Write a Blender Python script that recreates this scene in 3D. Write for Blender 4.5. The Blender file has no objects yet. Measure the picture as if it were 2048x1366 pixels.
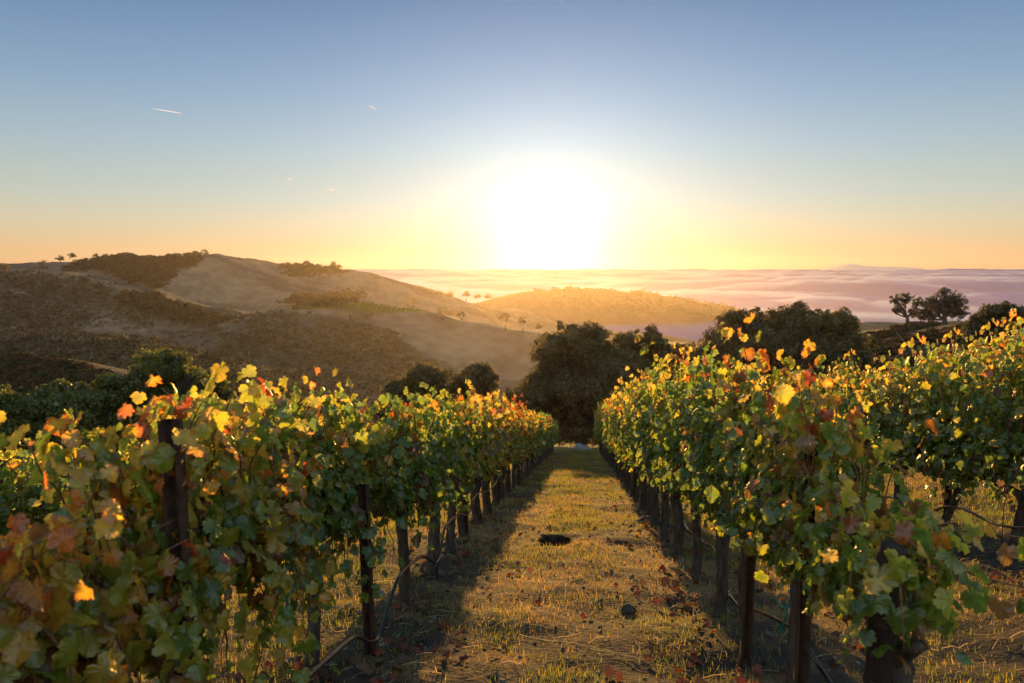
import bpy, math
import numpy as np
from mathutils import Vector, Matrix

S = bpy.context.scene
COL = S.collection

# ------------------------------------------------------------------ camera
F = 26.0 / 36.0 * 2048            # focal length in photo pixels
PITCH = math.atan((683 - 538) / F)
CAM = np.array([0.0, 0.0, 1.42])
cp, sp = math.cos(PITCH), math.sin(PITCH)

def ray(px, py):
    """direction of a photo pixel, scaled so that its horizontal length is 1"""
    px, py = np.asarray(px, float), np.asarray(py, float)
    x = px - 1024
    u = 683 - py
    y = F * cp + u * sp
    z = -F * sp + u * cp
    h = np.hypot(x, y)
    return np.stack([x / h, y / h, z / h], -1)

def at(px, py, dist):
    return CAM + ray(px, py) * np.asarray(dist, float)[..., None]

def project(P):
    P = np.asarray(P, float) - CAM
    d = P[..., 1] * cp - P[..., 2] * sp
    d = np.where(d > 1e-3, d, 1e-3)
    u = P[..., 1] * sp + P[..., 2] * cp
    return 1024 + F * P[..., 0] / d, 683 - F * u / d

cam = bpy.data.cameras.new('camera')
cam.lens, cam.sensor_width = 26.0, 36.0
cam.clip_start, cam.clip_end = 0.05, 200000.0
cam.dof.use_dof, cam.dof.focus_distance, cam.dof.aperture_fstop = True, 7.5, 4.0
camo = bpy.data.objects.new('camera', cam)
camo.location = CAM
camo.rotation_euler = (math.pi / 2 - PITCH, 0, 0)
COL.objects.link(camo)
S.camera = camo

# ------------------------------------------------------------------ sun, sky, exposure
sd = ray(1095, 492)
SUN = sd / np.linalg.norm(sd)
SUN_EL = math.asin(SUN[2])
SUN_AZ = math.atan2(SUN[0], SUN[1])
sun = bpy.data.lights.new('sun', 'SUN')
sun.energy, sun.angle = 5.0, math.radians(0.5)
sun.color = (1.0, 0.56, 0.15)
suno = bpy.data.objects.new('sun', sun)
suno.rotation_euler = Vector(SUN).to_track_quat('Z', 'Y').to_euler()
COL.objects.link(suno)

W = bpy.data.worlds.new('World')
S.world = W
W.use_nodes = True
nt = W.node_tree
N, L = nt.nodes, nt.links
N.clear()

def node(tree, typ, **kw):
    n = tree.nodes.new(typ)
    for k, v in kw.items():
        if k == 'inp':
            for i, x in v.items():
                n.inputs[i].default_value = x
        else:
            setattr(n, k, v)
    return n

def ramp(tree, fac, stops, interp='LINEAR'):
    r = tree.nodes.new('ShaderNodeValToRGB')
    r.color_ramp.interpolation = interp
    e = r.color_ramp.elements
    while len(e) < len(stops):
        e.new(0.5)
    for k, (p, c) in enumerate(stops):
        e[k].position = p
        e[k].color = (c[0], c[1], c[2], 1)
    tree.links.new(fac, r.inputs[0])
    return r.outputs[0]

def math_(tree, op, a, b=None):
    n = tree.nodes.new('ShaderNodeMath')
    n.operation = op
    for i, v in enumerate((a, b)):
        if v is None:
            continue
        if isinstance(v, (int, float)):
            n.inputs[i].default_value = v
        else:
            tree.links.new(v, n.inputs[i])
    return n.outputs[0]

def srgb(r, g, b):
    f = lambda c: c / 12.92 if c <= 0.04045 else ((c + 0.055) / 1.055) ** 2.4
    return tuple(f(x / 255.0) for x in (r, g, b))

EXPOSURE = 1.0
S.view_settings.view_transform = 'Standard'
S.view_settings.look = 'None'
S.view_settings.exposure = EXPOSURE
S.view_settings.gamma = 1.0
S.view_settings.use_curve_mapping = False

sky = node(nt, 'ShaderNodeTexSky', sky_type='NISHITA', sun_disc=False)
sky.sun_elevation = SUN_EL
sky.sun_rotation = SUN_AZ
sky.altitude, sky.air_density, sky.dust_density, sky.ozone_density = 300, 1.0, 1.0, 2.0
geo = node(nt, 'ShaderNodeTexCoord')
sep = node(nt, 'ShaderNodeSeparateXYZ')
L.new(geo.outputs['Generated'], sep.inputs[0])
dot = node(nt, 'ShaderNodeVectorMath', operation='DOT_PRODUCT')
L.new(geo.outputs['Generated'], dot.inputs[0])
dot.inputs[1].default_value = tuple(SUN)
ang = math_(nt, 'ARCCOSINE', math_(nt, 'MINIMUM', dot.outputs['Value'], 1.0))
# morning air: a colour for each height above the horizon, brighter towards the sun
K = 10.0 / (2 ** EXPOSURE)             # the background strength below is 0.1
def kc(r, g, b):
    return tuple(x for x in srgb(r, g, b))
elev = math_(nt, 'MULTIPLY', math_(nt, 'MAXIMUM', sep.outputs['Z'], 0.0), 2.0)
grad = ramp(nt, elev, [(0.0, kc(230, 178, 130)), (0.05, kc(231, 194, 144)), (0.117, kc(215, 203, 172)), (0.18, kc(196, 202, 190)),
                       (0.31, kc(168, 189, 199)), (0.43, kc(142, 170, 196)), (0.55, kc(121, 151, 184)), (0.66, kc(101, 132, 170)), (1.0, kc(90, 125, 170))])
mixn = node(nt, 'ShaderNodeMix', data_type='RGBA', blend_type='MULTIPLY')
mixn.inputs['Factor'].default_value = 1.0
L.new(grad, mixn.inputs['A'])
fall = math_(nt, 'ADD', 0.88, math_(nt, 'MULTIPLY', 0.5, math_(nt, 'EXPONENT', math_(nt, 'MULTIPLY', ang, -2.2))))
# the unseen sky away from the sun is brightened and warmed as added fill
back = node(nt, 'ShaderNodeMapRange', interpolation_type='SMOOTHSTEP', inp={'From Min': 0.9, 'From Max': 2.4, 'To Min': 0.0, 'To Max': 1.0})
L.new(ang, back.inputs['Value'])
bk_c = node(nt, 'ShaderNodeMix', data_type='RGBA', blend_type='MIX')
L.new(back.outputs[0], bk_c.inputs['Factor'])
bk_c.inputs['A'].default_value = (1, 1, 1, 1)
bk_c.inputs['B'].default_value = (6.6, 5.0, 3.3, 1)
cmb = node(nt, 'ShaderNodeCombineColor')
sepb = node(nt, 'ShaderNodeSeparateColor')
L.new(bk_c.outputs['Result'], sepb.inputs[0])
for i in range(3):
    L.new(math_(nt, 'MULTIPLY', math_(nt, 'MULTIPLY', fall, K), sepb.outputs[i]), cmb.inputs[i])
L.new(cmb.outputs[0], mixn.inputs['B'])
# aureole of the sun
a1 = math_(nt, 'MULTIPLY', 1.6, math_(nt, 'EXPONENT', math_(nt, 'MULTIPLY', math_(nt, 'POWER', math_(nt, 'DIVIDE', ang, math.radians(2.2)), 1.05), -1.0)))
a2 = math_(nt, 'MULTIPLY', 0.62, math_(nt, 'EXPONENT', math_(nt, 'MULTIPLY', ang, -1 / math.radians(7.0))))
glow = node(nt, 'ShaderNodeCombineColor')
for i, (c1, c2) in enumerate(((1.0, 1.0), (0.97, 0.92), (0.9, 0.76))):
    L.new(math_(nt, 'MULTIPLY', K, math_(nt, 'ADD', math_(nt, 'MULTIPLY', a1, c1), math_(nt, 'MULTIPLY', a2, c2))), glow.inputs[i])
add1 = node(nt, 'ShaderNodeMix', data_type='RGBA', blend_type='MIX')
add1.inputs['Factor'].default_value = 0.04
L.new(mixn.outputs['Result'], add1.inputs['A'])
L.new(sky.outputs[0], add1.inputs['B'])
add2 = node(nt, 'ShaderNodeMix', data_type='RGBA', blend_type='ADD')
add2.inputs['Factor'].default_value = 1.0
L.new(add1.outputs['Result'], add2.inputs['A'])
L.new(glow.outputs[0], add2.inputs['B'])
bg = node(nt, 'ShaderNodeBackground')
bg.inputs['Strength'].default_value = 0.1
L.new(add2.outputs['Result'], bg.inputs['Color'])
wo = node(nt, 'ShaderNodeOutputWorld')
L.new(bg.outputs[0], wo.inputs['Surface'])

cy = S.cycles
cy.use_denoising = True
cy.max_bounces, cy.diffuse_bounces, cy.glossy_bounces = 6, 3, 2
cy.transmission_bounces, cy.volume_bounces, cy.transparent_max_bounces = 4, 3, 8
cy.caustics_reflective = cy.caustics_refractive = False
cy.sample_clamp_indirect = 4.0
cy.use_adaptive_sampling = True

# ------------------------------------------------------------------ helpers
def tag(o, label=None, cat=None, group=None, kind=None):
    for k, v in (('label', label), ('category', cat), ('group', group), ('kind', kind)):
        if v:
            o[k] = v
    return o

def empty(name, loc, rz=0.0):
    o = bpy.data.objects.new(name, None)
    o.location = tuple(float(x) for x in loc)
    o.rotation_euler = (0, 0, rz)
    o.empty_display_size = 0.1
    COL.objects.link(o)
    return o

def mesh_data(name, V, faces, mat=None, col=None, smooth=True):
    V = np.asarray(V, np.float32)
    faces = [np.asarray(f, np.int32) for f in (faces if isinstance(faces, list) else [faces]) if len(f)]
    me = bpy.data.meshes.new(name)
    me.vertices.add(len(V))
    me.vertices.foreach_set('co', V.ravel())
    idx = np.concatenate([f.ravel() for f in faces])
    cnt = np.concatenate([np.full(len(f), f.shape[1], np.int32) for f in faces])
    start = np.concatenate([[0], np.cumsum(cnt)[:-1]]).astype(np.int32)
    me.loops.add(len(idx))
    me.loops.foreach_set('vertex_index', idx)
    me.polygons.add(len(cnt))
    me.polygons.foreach_set('loop_start', start)
    me.polygons.foreach_set('loop_total', cnt)
    if smooth:
        me.polygons.foreach_set('use_smooth', np.ones(len(cnt), bool))
    me.update(calc_edges=True)
    if col is not None:
        a = me.color_attributes.new('Col', 'FLOAT_COLOR', 'POINT')
        c = np.ones((len(V), 4), np.float32)
        c[:, :3] = col
        a.data.foreach_set('color', c.ravel())
    if mat:
        me.materials.append(mat)
    return me

def obj(name, me, parent=None):
    o = bpy.data.objects.new(name, me)
    COL.objects.link(o)
    if parent:
        o.parent = parent
    return o

def mk(name, V, faces, mat, parent=None, col=None, smooth=True):
    return obj(name, mesh_data(name, V, faces, mat, col, smooth), parent)

class MB:
    """collects shapes for one mesh"""
    def __init__(self):
        self.V, self.T, self.Q, self.n = [], [], [], 0
    def add(self, V, T=None, Q=None):
        V = np.asarray(V, float)
        if T is not None and len(T):
            self.T.append(np.asarray(T) + self.n)
        if Q is not None and len(Q):
            self.Q.append(np.asarray(Q) + self.n)
        self.V.append(V)
        self.n += len(V)
    def tube(self, P, R, k=8, rough=0.0, rng=None, squash=None):
        P = np.asarray(P, float)
        n = len(P)
        R = np.broadcast_to(np.asarray(R, float), (n,))
        T = np.gradient(P, axis=0)
        T /= np.linalg.norm(T, axis=1)[:, None] + 1e-12
        ref = np.array([0.31, 0.95, 0.05]) if abs(T[:, 2]).mean() > 0.6 else np.array([0.02, 0.05, 1.0])
        A = np.cross(T, ref)
        A /= np.linalg.norm(A, axis=1)[:, None] + 1e-12
        B = np.cross(T, A)
        th = np.arange(k) * 2 * math.pi / k
        rr = R[:, None] * np.ones((n, k))
        if rough and rng is not None:
            rr = rr * (1 + rough * rng.normal(size=(n, k)) + rough * rng.normal(size=(1, k)))
        V = P[:, None] + rr[..., None] * (np.cos(th)[None, :, None] * A[:, None] + np.sin(th)[None, :, None] * B[:, None])
        V = V.reshape(-1, 3)
        i = np.arange(n - 1)[:, None] * k
        j = np.arange(k)[None]
        j2 = (j + 1) % k
        Q = np.stack([i + j, i + j2, i + k + j2, i + k + j], -1).reshape(-1, 4)
        V = np.vstack([V, P[0], P[-1]])
        jj = np.arange(k)
        T1 = np.stack([np.full(k, n * k), (jj + 1) % k, jj], -1)
        T2 = np.stack([np.full(k, n * k + 1), (n - 1) * k + jj, (n - 1) * k + (jj + 1) % k], -1)
        self.add(V, np.vstack([T1, T2]), Q)
    def prism(self, outline, z0, z1, off=(0, 0), shear=0.0):
        o = np.asarray(outline, float)
        k = len(o)
        b = np.column_stack([o[:, 0] + off[0], o[:, 1] + off[1], np.full(k, z0)])
        t = np.column_stack([o[:, 0] + off[0], o[:, 1] + off[1], np.full(k, z1)])
        V = np.vstack([b, t])
        j = np.arange(k)
        Q = np.stack([j, (j + 1) % k, k + (j + 1) % k, k + j], -1)
        self.add(V, None, Q)
        c = np.vstack([t, t.mean(0)])
        self.add(c, np.stack([j, (j + 1) % k, np.full(k, k)], -1))
    def data(self, name, mat, smooth=True, col=None):
        f = []
        if self.T:
            f.append(np.vstack(self.T))
        if self.Q:
            f.append(np.vstack(self.Q))
        return mesh_data(name, np.vstack(self.V), f, mat, col, smooth)
    def build(self, name, mat, parent=None, smooth=True):
        return obj(name, self.data(name, mat, smooth), parent)

def _hash(ix, iy, seed):
    h = (ix.astype(np.int64) * 374761393 + iy.astype(np.int64) * 668265263 + seed * 982451653) & 0xFFFFFFFF
    h = ((h ^ (h >> 13)) * 1274126177) & 0xFFFFFFFF
    return ((h ^ (h >> 16)) & 0xFFFF) / 32767.5 - 1.0

def vnoise(x, y, seed=0):
    ix, iy = np.floor(x), np.floor(y)
    fx, fy = x - ix, y - iy
    fx, fy = fx * fx * fx * (fx * (fx * 6 - 15) + 10), fy * fy * fy * (fy * (fy * 6 - 15) + 10)
    a, b = _hash(ix, iy, seed), _hash(ix + 1, iy, seed)
    c, d = _hash(ix, iy + 1, seed), _hash(ix + 1, iy + 1, seed)
    return (a * (1 - fx) + b * fx) * (1 - fy) + (c * (1 - fx) + d * fx) * fy

def fbm(x, y, seed=0, octv=4):
    s, a = 0, 0.5
    for k in range(octv):
        s = s + a * vnoise(x * 2 ** k + 17.3 * k, y * 2 ** k - 9.1 * k, seed + k)
        a *= 0.5
    return s

def smooth(a, b, x):
    t = np.clip((x - a) / (b - a), 0, 1)
    return t * t * (3 - 2 * t)

def inpoly(px, py, poly):
    r = np.zeros(px.shape, bool)
    n = len(poly)
    j = n - 1
    for i in range(n):
        xi, yi = poly[i]
        xj, yj = poly[j]
        c = ((yi > py) != (yj > py)) & (px < (xj - xi) * (py - yi) / (yj - yi + 1e-9) + xi)
        r ^= c
        j = i
    return r

# ------------------------------------------------------------------ materials
def mat_new(name):
    m = bpy.data.materials.new(name)
    m.use_nodes = True
    m.node_tree.nodes.clear()
    return m, m.node_tree

def mat_leaf(name, transl=0.45, gloss=0.06, rough=0.42, boost=1.6, vary=18.0, spots=0.0):
    m, t = mat_new(name)
    at_ = node(t, 'ShaderNodeAttribute', attribute_name='Col')
    nz = node(t, 'ShaderNodeTexNoise', inp={'Scale': vary, 'Detail': 3.0})
    tc = node(t, 'ShaderNodeTexCoord')
    t.links.new(tc.outputs['Object'], nz.inputs['Vector'])
    br = node(t, 'ShaderNodeBrightContrast')
    k = math_(t, 'ADD', 0.65, math_(t, 'MULTIPLY', nz.outputs['Fac'], 0.7))
    mul = node(t, 'ShaderNodeVectorMath', operation='SCALE')
    t.links.new(at_.outputs['Color'], mul.inputs[0])
    t.links.new(k, mul.inputs['Scale'])
    if spots:
        n3 = node(t, 'ShaderNodeTexNoise', inp={'Scale': 55.0, 'Detail': 4.0, 'Roughness': 0.7})
        t.links.new(tc.outputs['Object'], n3.inputs['Vector'])
        mr = node(t, 'ShaderNodeMapRange', interpolation_type='SMOOTHSTEP', inp={'From Min': 0.56, 'From Max': 0.68, 'To Min': 0.0, 'To Max': spots})
        t.links.new(n3.outputs['Fac'], mr.inputs['Value'])
        ms = node(t, 'ShaderNodeMix', data_type='RGBA', blend_type='MIX')
        t.links.new(mr.outputs[0], ms.inputs['Factor'])
        t.links.new(mul.outputs[0], ms.inputs['A'])
        ms.inputs['B'].default_value = (0.10, 0.045, 0.016, 1)
        mul = ms
        mo = ms.outputs['Result']
    else:
        mo = mul.outputs[0]
    d = node(t, 'ShaderNodeBsdfDiffuse')
    t.links.new(mo, d.inputs['Color'])
    m2 = node(t, 'ShaderNodeVectorMath', operation='SCALE')
    m2.inputs['Scale'].default_value = boost
    t.links.new(mo, m2.inputs[0])
    tr = node(t, 'ShaderNodeBsdfTranslucent')
    t.links.new(m2.outputs[0], tr.inputs['Color'])
    mx = node(t, 'ShaderNodeMixShader', inp={0: transl})
    t.links.new(d.outputs[0], mx.inputs[1])
    t.links.new(tr.outputs[0], mx.inputs[2])
    gl = node(t, 'ShaderNodeBsdfGlossy', inp={'Roughness': rough, 'Color': (1, 1, 1, 1)})
    mg = node(t, 'ShaderNodeMixShader', inp={0: gloss})
    t.links.new(mx.outputs[0], mg.inputs[1])
    t.links.new(gl.outputs[0], mg.inputs[2])
    out = node(t, 'ShaderNodeOutputMaterial')
    t.links.new(mg.outputs[0], out.inputs['Surface'])
    return m

def mat_rough(name, c1, c2, scale=8.0, rough=0.9, bump=0.3, stretch=(1, 1, 1), detail=6.0, spec=0.2, attr=False, metal=0.0, bscale=None, bdist=0.02):
    m, t = mat_new(name)
    tc = node(t, 'ShaderNodeTexCoord')
    mp = node(t, 'ShaderNodeMapping', inp={'Scale': stretch})
    t.links.new(tc.outputs['Object'], mp.inputs['Vector'])
    nz = node(t, 'ShaderNodeTexNoise', inp={'Scale': scale, 'Detail': detail, 'Roughness': 0.65})
    t.links.new(mp.outputs[0], nz.inputs['Vector'])
    p = node(t, 'ShaderNodeBsdfPrincipled', inp={'Roughness': rough, 'Specular IOR Level': spec, 'Metallic': metal})
    if attr:
        a = node(t, 'ShaderNodeAttribute', attribute_name='Col')
        k = math_(t, 'ADD', 0.45, math_(t, 'MULTIPLY', nz.outputs['Fac'], 1.1))
        mul = node(t, 'ShaderNodeVectorMath', operation='SCALE')
        t.links.new(a.outputs['Color'], mul.inputs[0])
        t.links.new(k, mul.inputs['Scale'])
        t.links.new(mul.outputs[0], p.inputs['Base Color'])
    else:
        t.links.new(ramp(t, nz.outputs['Fac'], [(0.3, c1), (0.7, c2)]), p.inputs['Base Color'])
    b = node(t, 'ShaderNodeBump', inp={'Strength': bump, 'Distance': bdist})
    h = nz.outputs['Fac']
    if bscale:
        n2 = node(t, 'ShaderNodeTexNoise', inp={'Scale': bscale, 'Detail': 4.0})
        t.links.new(mp.outputs[0], n2.inputs['Vector'])
        h = n2.outputs['Fac']
    t.links.new(h, b.inputs['Height'])
    t.links.new(b.outputs[0], p.inputs['Normal'])
    o = node(t, 'ShaderNodeOutputMaterial')
    t.links.new(p.outputs[0], o.inputs['Surface'])
    return m

M_vine = mat_leaf('vine_leaf', 0.54, 0.04, 0.36, 2.6, 24.0, 0.65)
M_oak = mat_leaf('oak_leaf', 0.5, 0.03, 0.45, 1.9, 1.5)
M_scrub = mat_leaf('scrub_leaf', 0.25, 0.0, 0.6, 1.2, 0.3)
M_grass = mat_leaf('grass_blade', 0.5, 0.03, 0.5, 1.5, 3.0)
M_litter = mat_leaf('dry_leaf', 0.3, 0.02, 0.6, 1.2, 30.0)
M_bark = mat_rough('vine_bark', (0.018, 0.013, 0.010), (0.11, 0.085, 0.066), 30, 0.95, 1.0, (1, 1, 0.22), bdist=0.012)
M_cane = mat_rough('cane_bark', (0.10, 0.045, 0.02), (0.22, 0.11, 0.05), 30, 0.8, 0.3)
M_oakbark = mat_rough('oak_bark', (0.03, 0.025, 0.02), (0.09, 0.075, 0.06), 3, 0.95, 0.6)
M_rust = mat_rough('rusted_steel', (0.012, 0.006, 0.005), (0.085, 0.038, 0.022), 22, 0.75, 0.25, spec=0.3)
M_wood = mat_rough('dark_post_wood', (0.010, 0.006, 0.005), (0.04, 0.021, 0.014), 10, 0.85, 0.6, (1, 1, 0.08))
M_wire = mat_rough('galvanised_wire', (0.16, 0.15, 0.14), (0.3, 0.29, 0.28), 20, 0.45, 0.1, metal=0.8)
M_hose = mat_rough('black_hose', (0.008, 0.008, 0.009), (0.018, 0.018, 0.019), 25, 0.25, 0.03, spec=0.6)
M_stone = mat_rough('pale_stone', (0.08, 0.072, 0.066), (0.19, 0.175, 0.16), 9, 0.9, 0.5)
M_clod = mat_rough('dark_clod', (0.03, 0.022, 0.018), (0.1, 0.075, 0.055), 12, 0.95, 0.8)
M_tape = mat_rough('green_tape', (0.0, 0.16, 0.10), (0.01, 0.26, 0.17), 12, 0.5, 0.1, spec=0.4)
M_ground = mat_rough('ground_soil', None, None, 9.0, 0.95, 0.6, attr=True, bscale=26.0, bdist=0.03, spec=0.05)

# ------------------------------------------------------------------ terrain
rd = ray(1160, 851)
RDIR = rd[:2]                       # the way the vine rows run, seen from above
RPER = np.array([RDIR[1], -RDIR[0]])
SLOPE = float(rd[2])                # metres of fall per metre along a row
RZ = math.atan2(RDIR[1], RDIR[0])

def uv_of(x, y):
    return x * RPER[0] + y * RPER[1], x * RDIR[0] + y * RDIR[1]

def xy_of(u, v):
    return u * RPER[0] + v * RDIR[0], u * RPER[1] + v * RDIR[1]

hx, hy = at(1112, 1096, 1.42 * F / (1096 - 851))[:2]
HOLE_U, HOLE_V = uv_of(hx, hy)

def z_vine(u, v):
    z = SLOPE * v
    up = np.maximum(u - 1.9, 0)
    z = z + 1.25 * (1 - np.exp(-(up / 4.6) ** 1.7)) + 0.05 * np.maximum(u - 8, 0)
    dn = np.maximum(-u - 2.0, 0)
    z = z - 0.13 * dn ** 1.05
    z = z - 0.05 * np.maximum(v - 46, 0)
    return z

def z_micro(x, y, u, v, r):
    z = 0.075 * fbm(x * 1.5, y * 1.5, 3, 4) + 0.05 * fbm(x * 0.45, y * 0.45, 8, 2)
    h = np.hypot((u - HOLE_U) / 0.21, (v - HOLE_V) / 0.5)
    h = h * (1 + 0.25 * vnoise(u * 9, v * 9, 4))
    z = z - 0.34 * (1 - smooth(0.45, 1.0, h)) + 0.02 * np.exp(-((h - 1.5) / 0.4) ** 2) * (v > HOLE_V)
    return z * (1 - smooth(60, 140, r))

RIDGES = [  # crest points (photo x, y, metres away), slope of the flanks, rounding
    ([(-900, 560, 1500), (-300, 535, 1600), (0, 522, 1700), (120, 517, 1700), (260, 511, 1700), (400, 509, 1600), (440, 512, 1650), (500, 514, 1700),
      (560, 523, 1750), (690, 535, 1800), (760, 557, 1850), (830, 581, 1900), (900, 600, 2000), (1000, 612, 2150)], 0.36, 60),
    ([(415, 511, 1600), (450, 528, 1500), (540, 571, 1350), (620, 592, 1200), (690, 606, 1100)], 0.42, 35),
    ([(560, 545, 1700), (640, 572, 1550), (720, 598, 1350), (790, 612, 1200)], 0.38, 35),
    ([(-500, 565, 1000), (-100, 545, 1000), (0, 537, 1000), (80, 539, 1000), (170, 546, 980), (250, 569, 930), (330, 593, 880), (400, 613, 830), (455, 630, 790)], 0.45, 40),
    ([(560, 620, 850), (640, 608, 850), (720, 604, 850), (800, 612, 850), (870, 624, 820), (950, 636, 800), (1020, 647, 780), (1090, 664, 750), (1160, 692, 700), (1230, 722, 600)], 0.40, 30),
    ([(-300, 705, 500), (0, 690, 470), (60, 669, 460), (130, 661, 450), (220, 669, 440), (300, 691, 420), (400, 726, 400), (470, 760, 370)], 0.38, 20),
    ([(-250, 722, 170), (0, 718, 150), (80, 718, 150), (140, 731, 140), (215, 750, 130)], 0.42, 8),
    ([(880, 600, 2600), (990, 606, 2750), (1050, 585, 2850), (1120, 577, 2950), (1200, 576, 3000), (1235, 584, 3050), (1280, 580, 3100), (1330, 588, 3150), (1400, 603, 3250), (1480, 618, 3400), (1560, 640, 3500)], 0.30, 50),
    ([(1080, 640, 1500), (1200, 657, 1450), (1290, 664, 1420), (1400, 684, 1400), (1500, 722, 1300)], 0.33, 30),
    ([(1720, 676, 185), (1770, 659, 160), (1850, 653, 130), (1960, 646, 115), (2060, 645, 100), (2400, 650, 80)], 0.40, 6),
    ([(1640, 660, 800), (1740, 641, 800), (1830, 640, 820), (2000, 645, 850), (2400, 640, 900)], 0.33, 20),
    ([(2300, 600, 700), (2800, 560, 600), (3600, 560, 500)], 0.3, 30),
]
RIDGE3 = []
for pts, k, w in RIDGES:
    p = np.array(pts, float)
    P3 = at(p[:, 0], p[:, 1], p[:, 2])
    RIDGE3.append((P3, k, w))

def terrain(x, y):
    x, y = np.asarray(x, float), np.asarray(y, float)
    r = np.hypot(x, y)
    u, v = uv_of(x, y)
    zn = z_vine(u, v)
    zn = zn + z_micro(x, y, u, v, r)
    far = r > 55
    z = zn.copy()
    if far.any():
        X, Y, R = x[far], y[far], r[far]
        zf = zn[far]
        floor = -112 - 150 * smooth(1150, 2100, R) + 0.0 * X
        hi = [floor]
        for P3, k, w in RIDGE3:
            best = np.full(X.shape, -1e9)
            for a, b in zip(P3[:-1], P3[1:]):
                d = b[:2] - a[:2]
                L2 = (d * d).sum()
                t = np.clip(((X - a[0]) * d[0] + (Y - a[1]) * d[1]) / L2, 0, 1)
                q = np.hypot(X - a[0] - t * d[0], Y - a[1] - t * d[1])
                best = np.maximum(best, a[2] + t * (b[2] - a[2]) - k * (np.sqrt(q * q + w * w) - w))
            hi.append(best)
        m = np.maximum.reduce(hi)
        s = 0.8 + 5.0 * smooth(250, 1200, R)
        acc = sum(np.exp(np.clip((h - m) / s, -30, 0)) for h in hi) 
        zr = m + s * np.log(acc) * smooth(0, 1, 1.0)
        rel = m - floor
        amp = smooth(120, 500, R)
        cut = 1 - 0.85 * np.exp(-((m - np.maximum.reduce(hi[1:])) / 1e9) ** 2) * 0
        zr = zr + amp * (10.0 * fbm(X / 95, Y / 95, 21, 4) - 13.0 * smooth(300, 700, R) * np.abs(fbm(X / 210, Y / 210, 24, 3)) + 3.2 * fbm(X / 26, Y / 26, 31, 3)) * np.clip(0.35 + rel / 200, 0.3, 1.0) * cut
        s2 = 1.2
        m2 = np.maximum(zf, zr)
        z[far] = m2 + s2 * np.log(np.exp(np.clip((zf - m2) / s2, -30, 0)) + np.exp(np.clip((zr - m2) / s2, -30, 0))) * smooth(55, 90, R)
    return z

az_f = np.radians(np.arange(-43, 43.01, 0.15))
az_c = np.radians(np.arange(46, 314.01, 4.0))
AZ = np.concatenate([az_f, az_c])
NF = len(az_f)
RR = np.concatenate([[0.3], 0.5 * np.exp(np.arange(0, math.log(3600 / 0.5), 0.0078))])
gx = np.sin(AZ)[:, None] * RR[None]
gy = np.cos(AZ)[:, None] * RR[None]
gz = np.empty_like(gx)
for i in range(0, len(AZ), 40):
    gz[i:i + 40] = terrain(gx[i:i + 40], gy[i:i + 40])

def ground_z(x, y):
    return terrain(np.atleast_1d(x), np.atleast_1d(y))

def hit(px, py, rmin=60.0):
    """where the sight line through a photo pixel meets the ground: points and a validity mask"""
    d = ray(px, py)
    a = np.arctan2(d[:, 0], d[:, 1])
    i = np.clip(np.round((a - az_f[0]) / (az_f[1] - az_f[0])).astype(int), 0, NF - 1)
    k0 = np.searchsorted(RR, rmin)
    Z = gz[i][:, k0:]
    zr = CAM[2] + d[:, 2:3] * RR[None, k0:]
    under = Z > zr
    ok = under.any(1)
    k = under.argmax(1)
    m_ = np.arange(len(a))
    kp = np.maximum(k - 1, 0)
    g1, g0 = (Z - zr)[m_, k], (Z - zr)[m_, kp]
    f_ = np.where(k > 0, np.clip(-g0 / (g1 - g0 + 1e-9), 0, 1), 1.0)
    r = RR[k0 + kp] + (RR[k0 + k] - RR[k0 + kp]) * f_
    x_, y_ = np.sin(a) * r, np.cos(a) * r
    P = np.stack([x_, y_, terrain(x_, y_)], -1)
    return P, ok, r

# what grows where: bare dry grass on the spurs, scrub elsewhere
GRASS_POLYS = [
    [(415, 508), (445, 522), (500, 548), (560, 583), (640, 597), (600, 612), (500, 612), (440, 606), (350, 600), (310, 582), (350, 540), (390, 520)],
    [(430, 510), (560, 522), (690, 534), (760, 556), (880, 592), (980, 606), (900, 622), (800, 612), (700, 598), (620, 572), (560, 556), (480, 530)],
    [(0, 538), (90, 541), (170, 548), (250, 570), (330, 594), (440, 626), (380, 634), (300, 600), (220, 572), (100, 552), (0, 552)],
    [(560, 616), (640, 604), (720, 600), (800, 608), (870, 620), (960, 634), (1100, 664), (1180, 700), (1130, 760), (960, 760), (880, 720), (820, 690), (760, 650), (660, 630), (600, 630)],
    [(90, 735), (200, 740), (210, 765), (100, 760)],
]
VINEYARD_POLY = [(555, 621), (640, 606), (720, 602), (805, 611), (860, 622), (760, 626), (650, 617)]

px, py = project(np.stack([gx, gy, gz], -1))
n1 = fbm(gx / 40, gy / 40, 5, 4)
n2 = fbm(gx / 9, gy / 9, 6, 4)
scr = np.array([0.085, 0.066, 0.044])
dry = np.array([0.195, 0.128, 0.076])
w = np.full(gx.shape, 0.12) + 0.35 * smooth(0.1, 0.45, n1 + 0.5 * n2)
wob = 8 * n1
for poly in GRASS_POLYS:
    w = np.maximum(w, 0.95 * inpoly(px + wob, py + wob, poly))
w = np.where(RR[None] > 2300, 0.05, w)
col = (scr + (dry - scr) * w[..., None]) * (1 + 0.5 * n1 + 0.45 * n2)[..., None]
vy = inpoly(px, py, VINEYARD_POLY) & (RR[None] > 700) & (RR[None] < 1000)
col[np.broadcast_to(RR[None] > 2300, w.shape)] *= 0.55  # far ridge ground darkened in colour to read as a backlit silhouette
col[vy] = (0.13, 0.12, 0.025)
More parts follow.
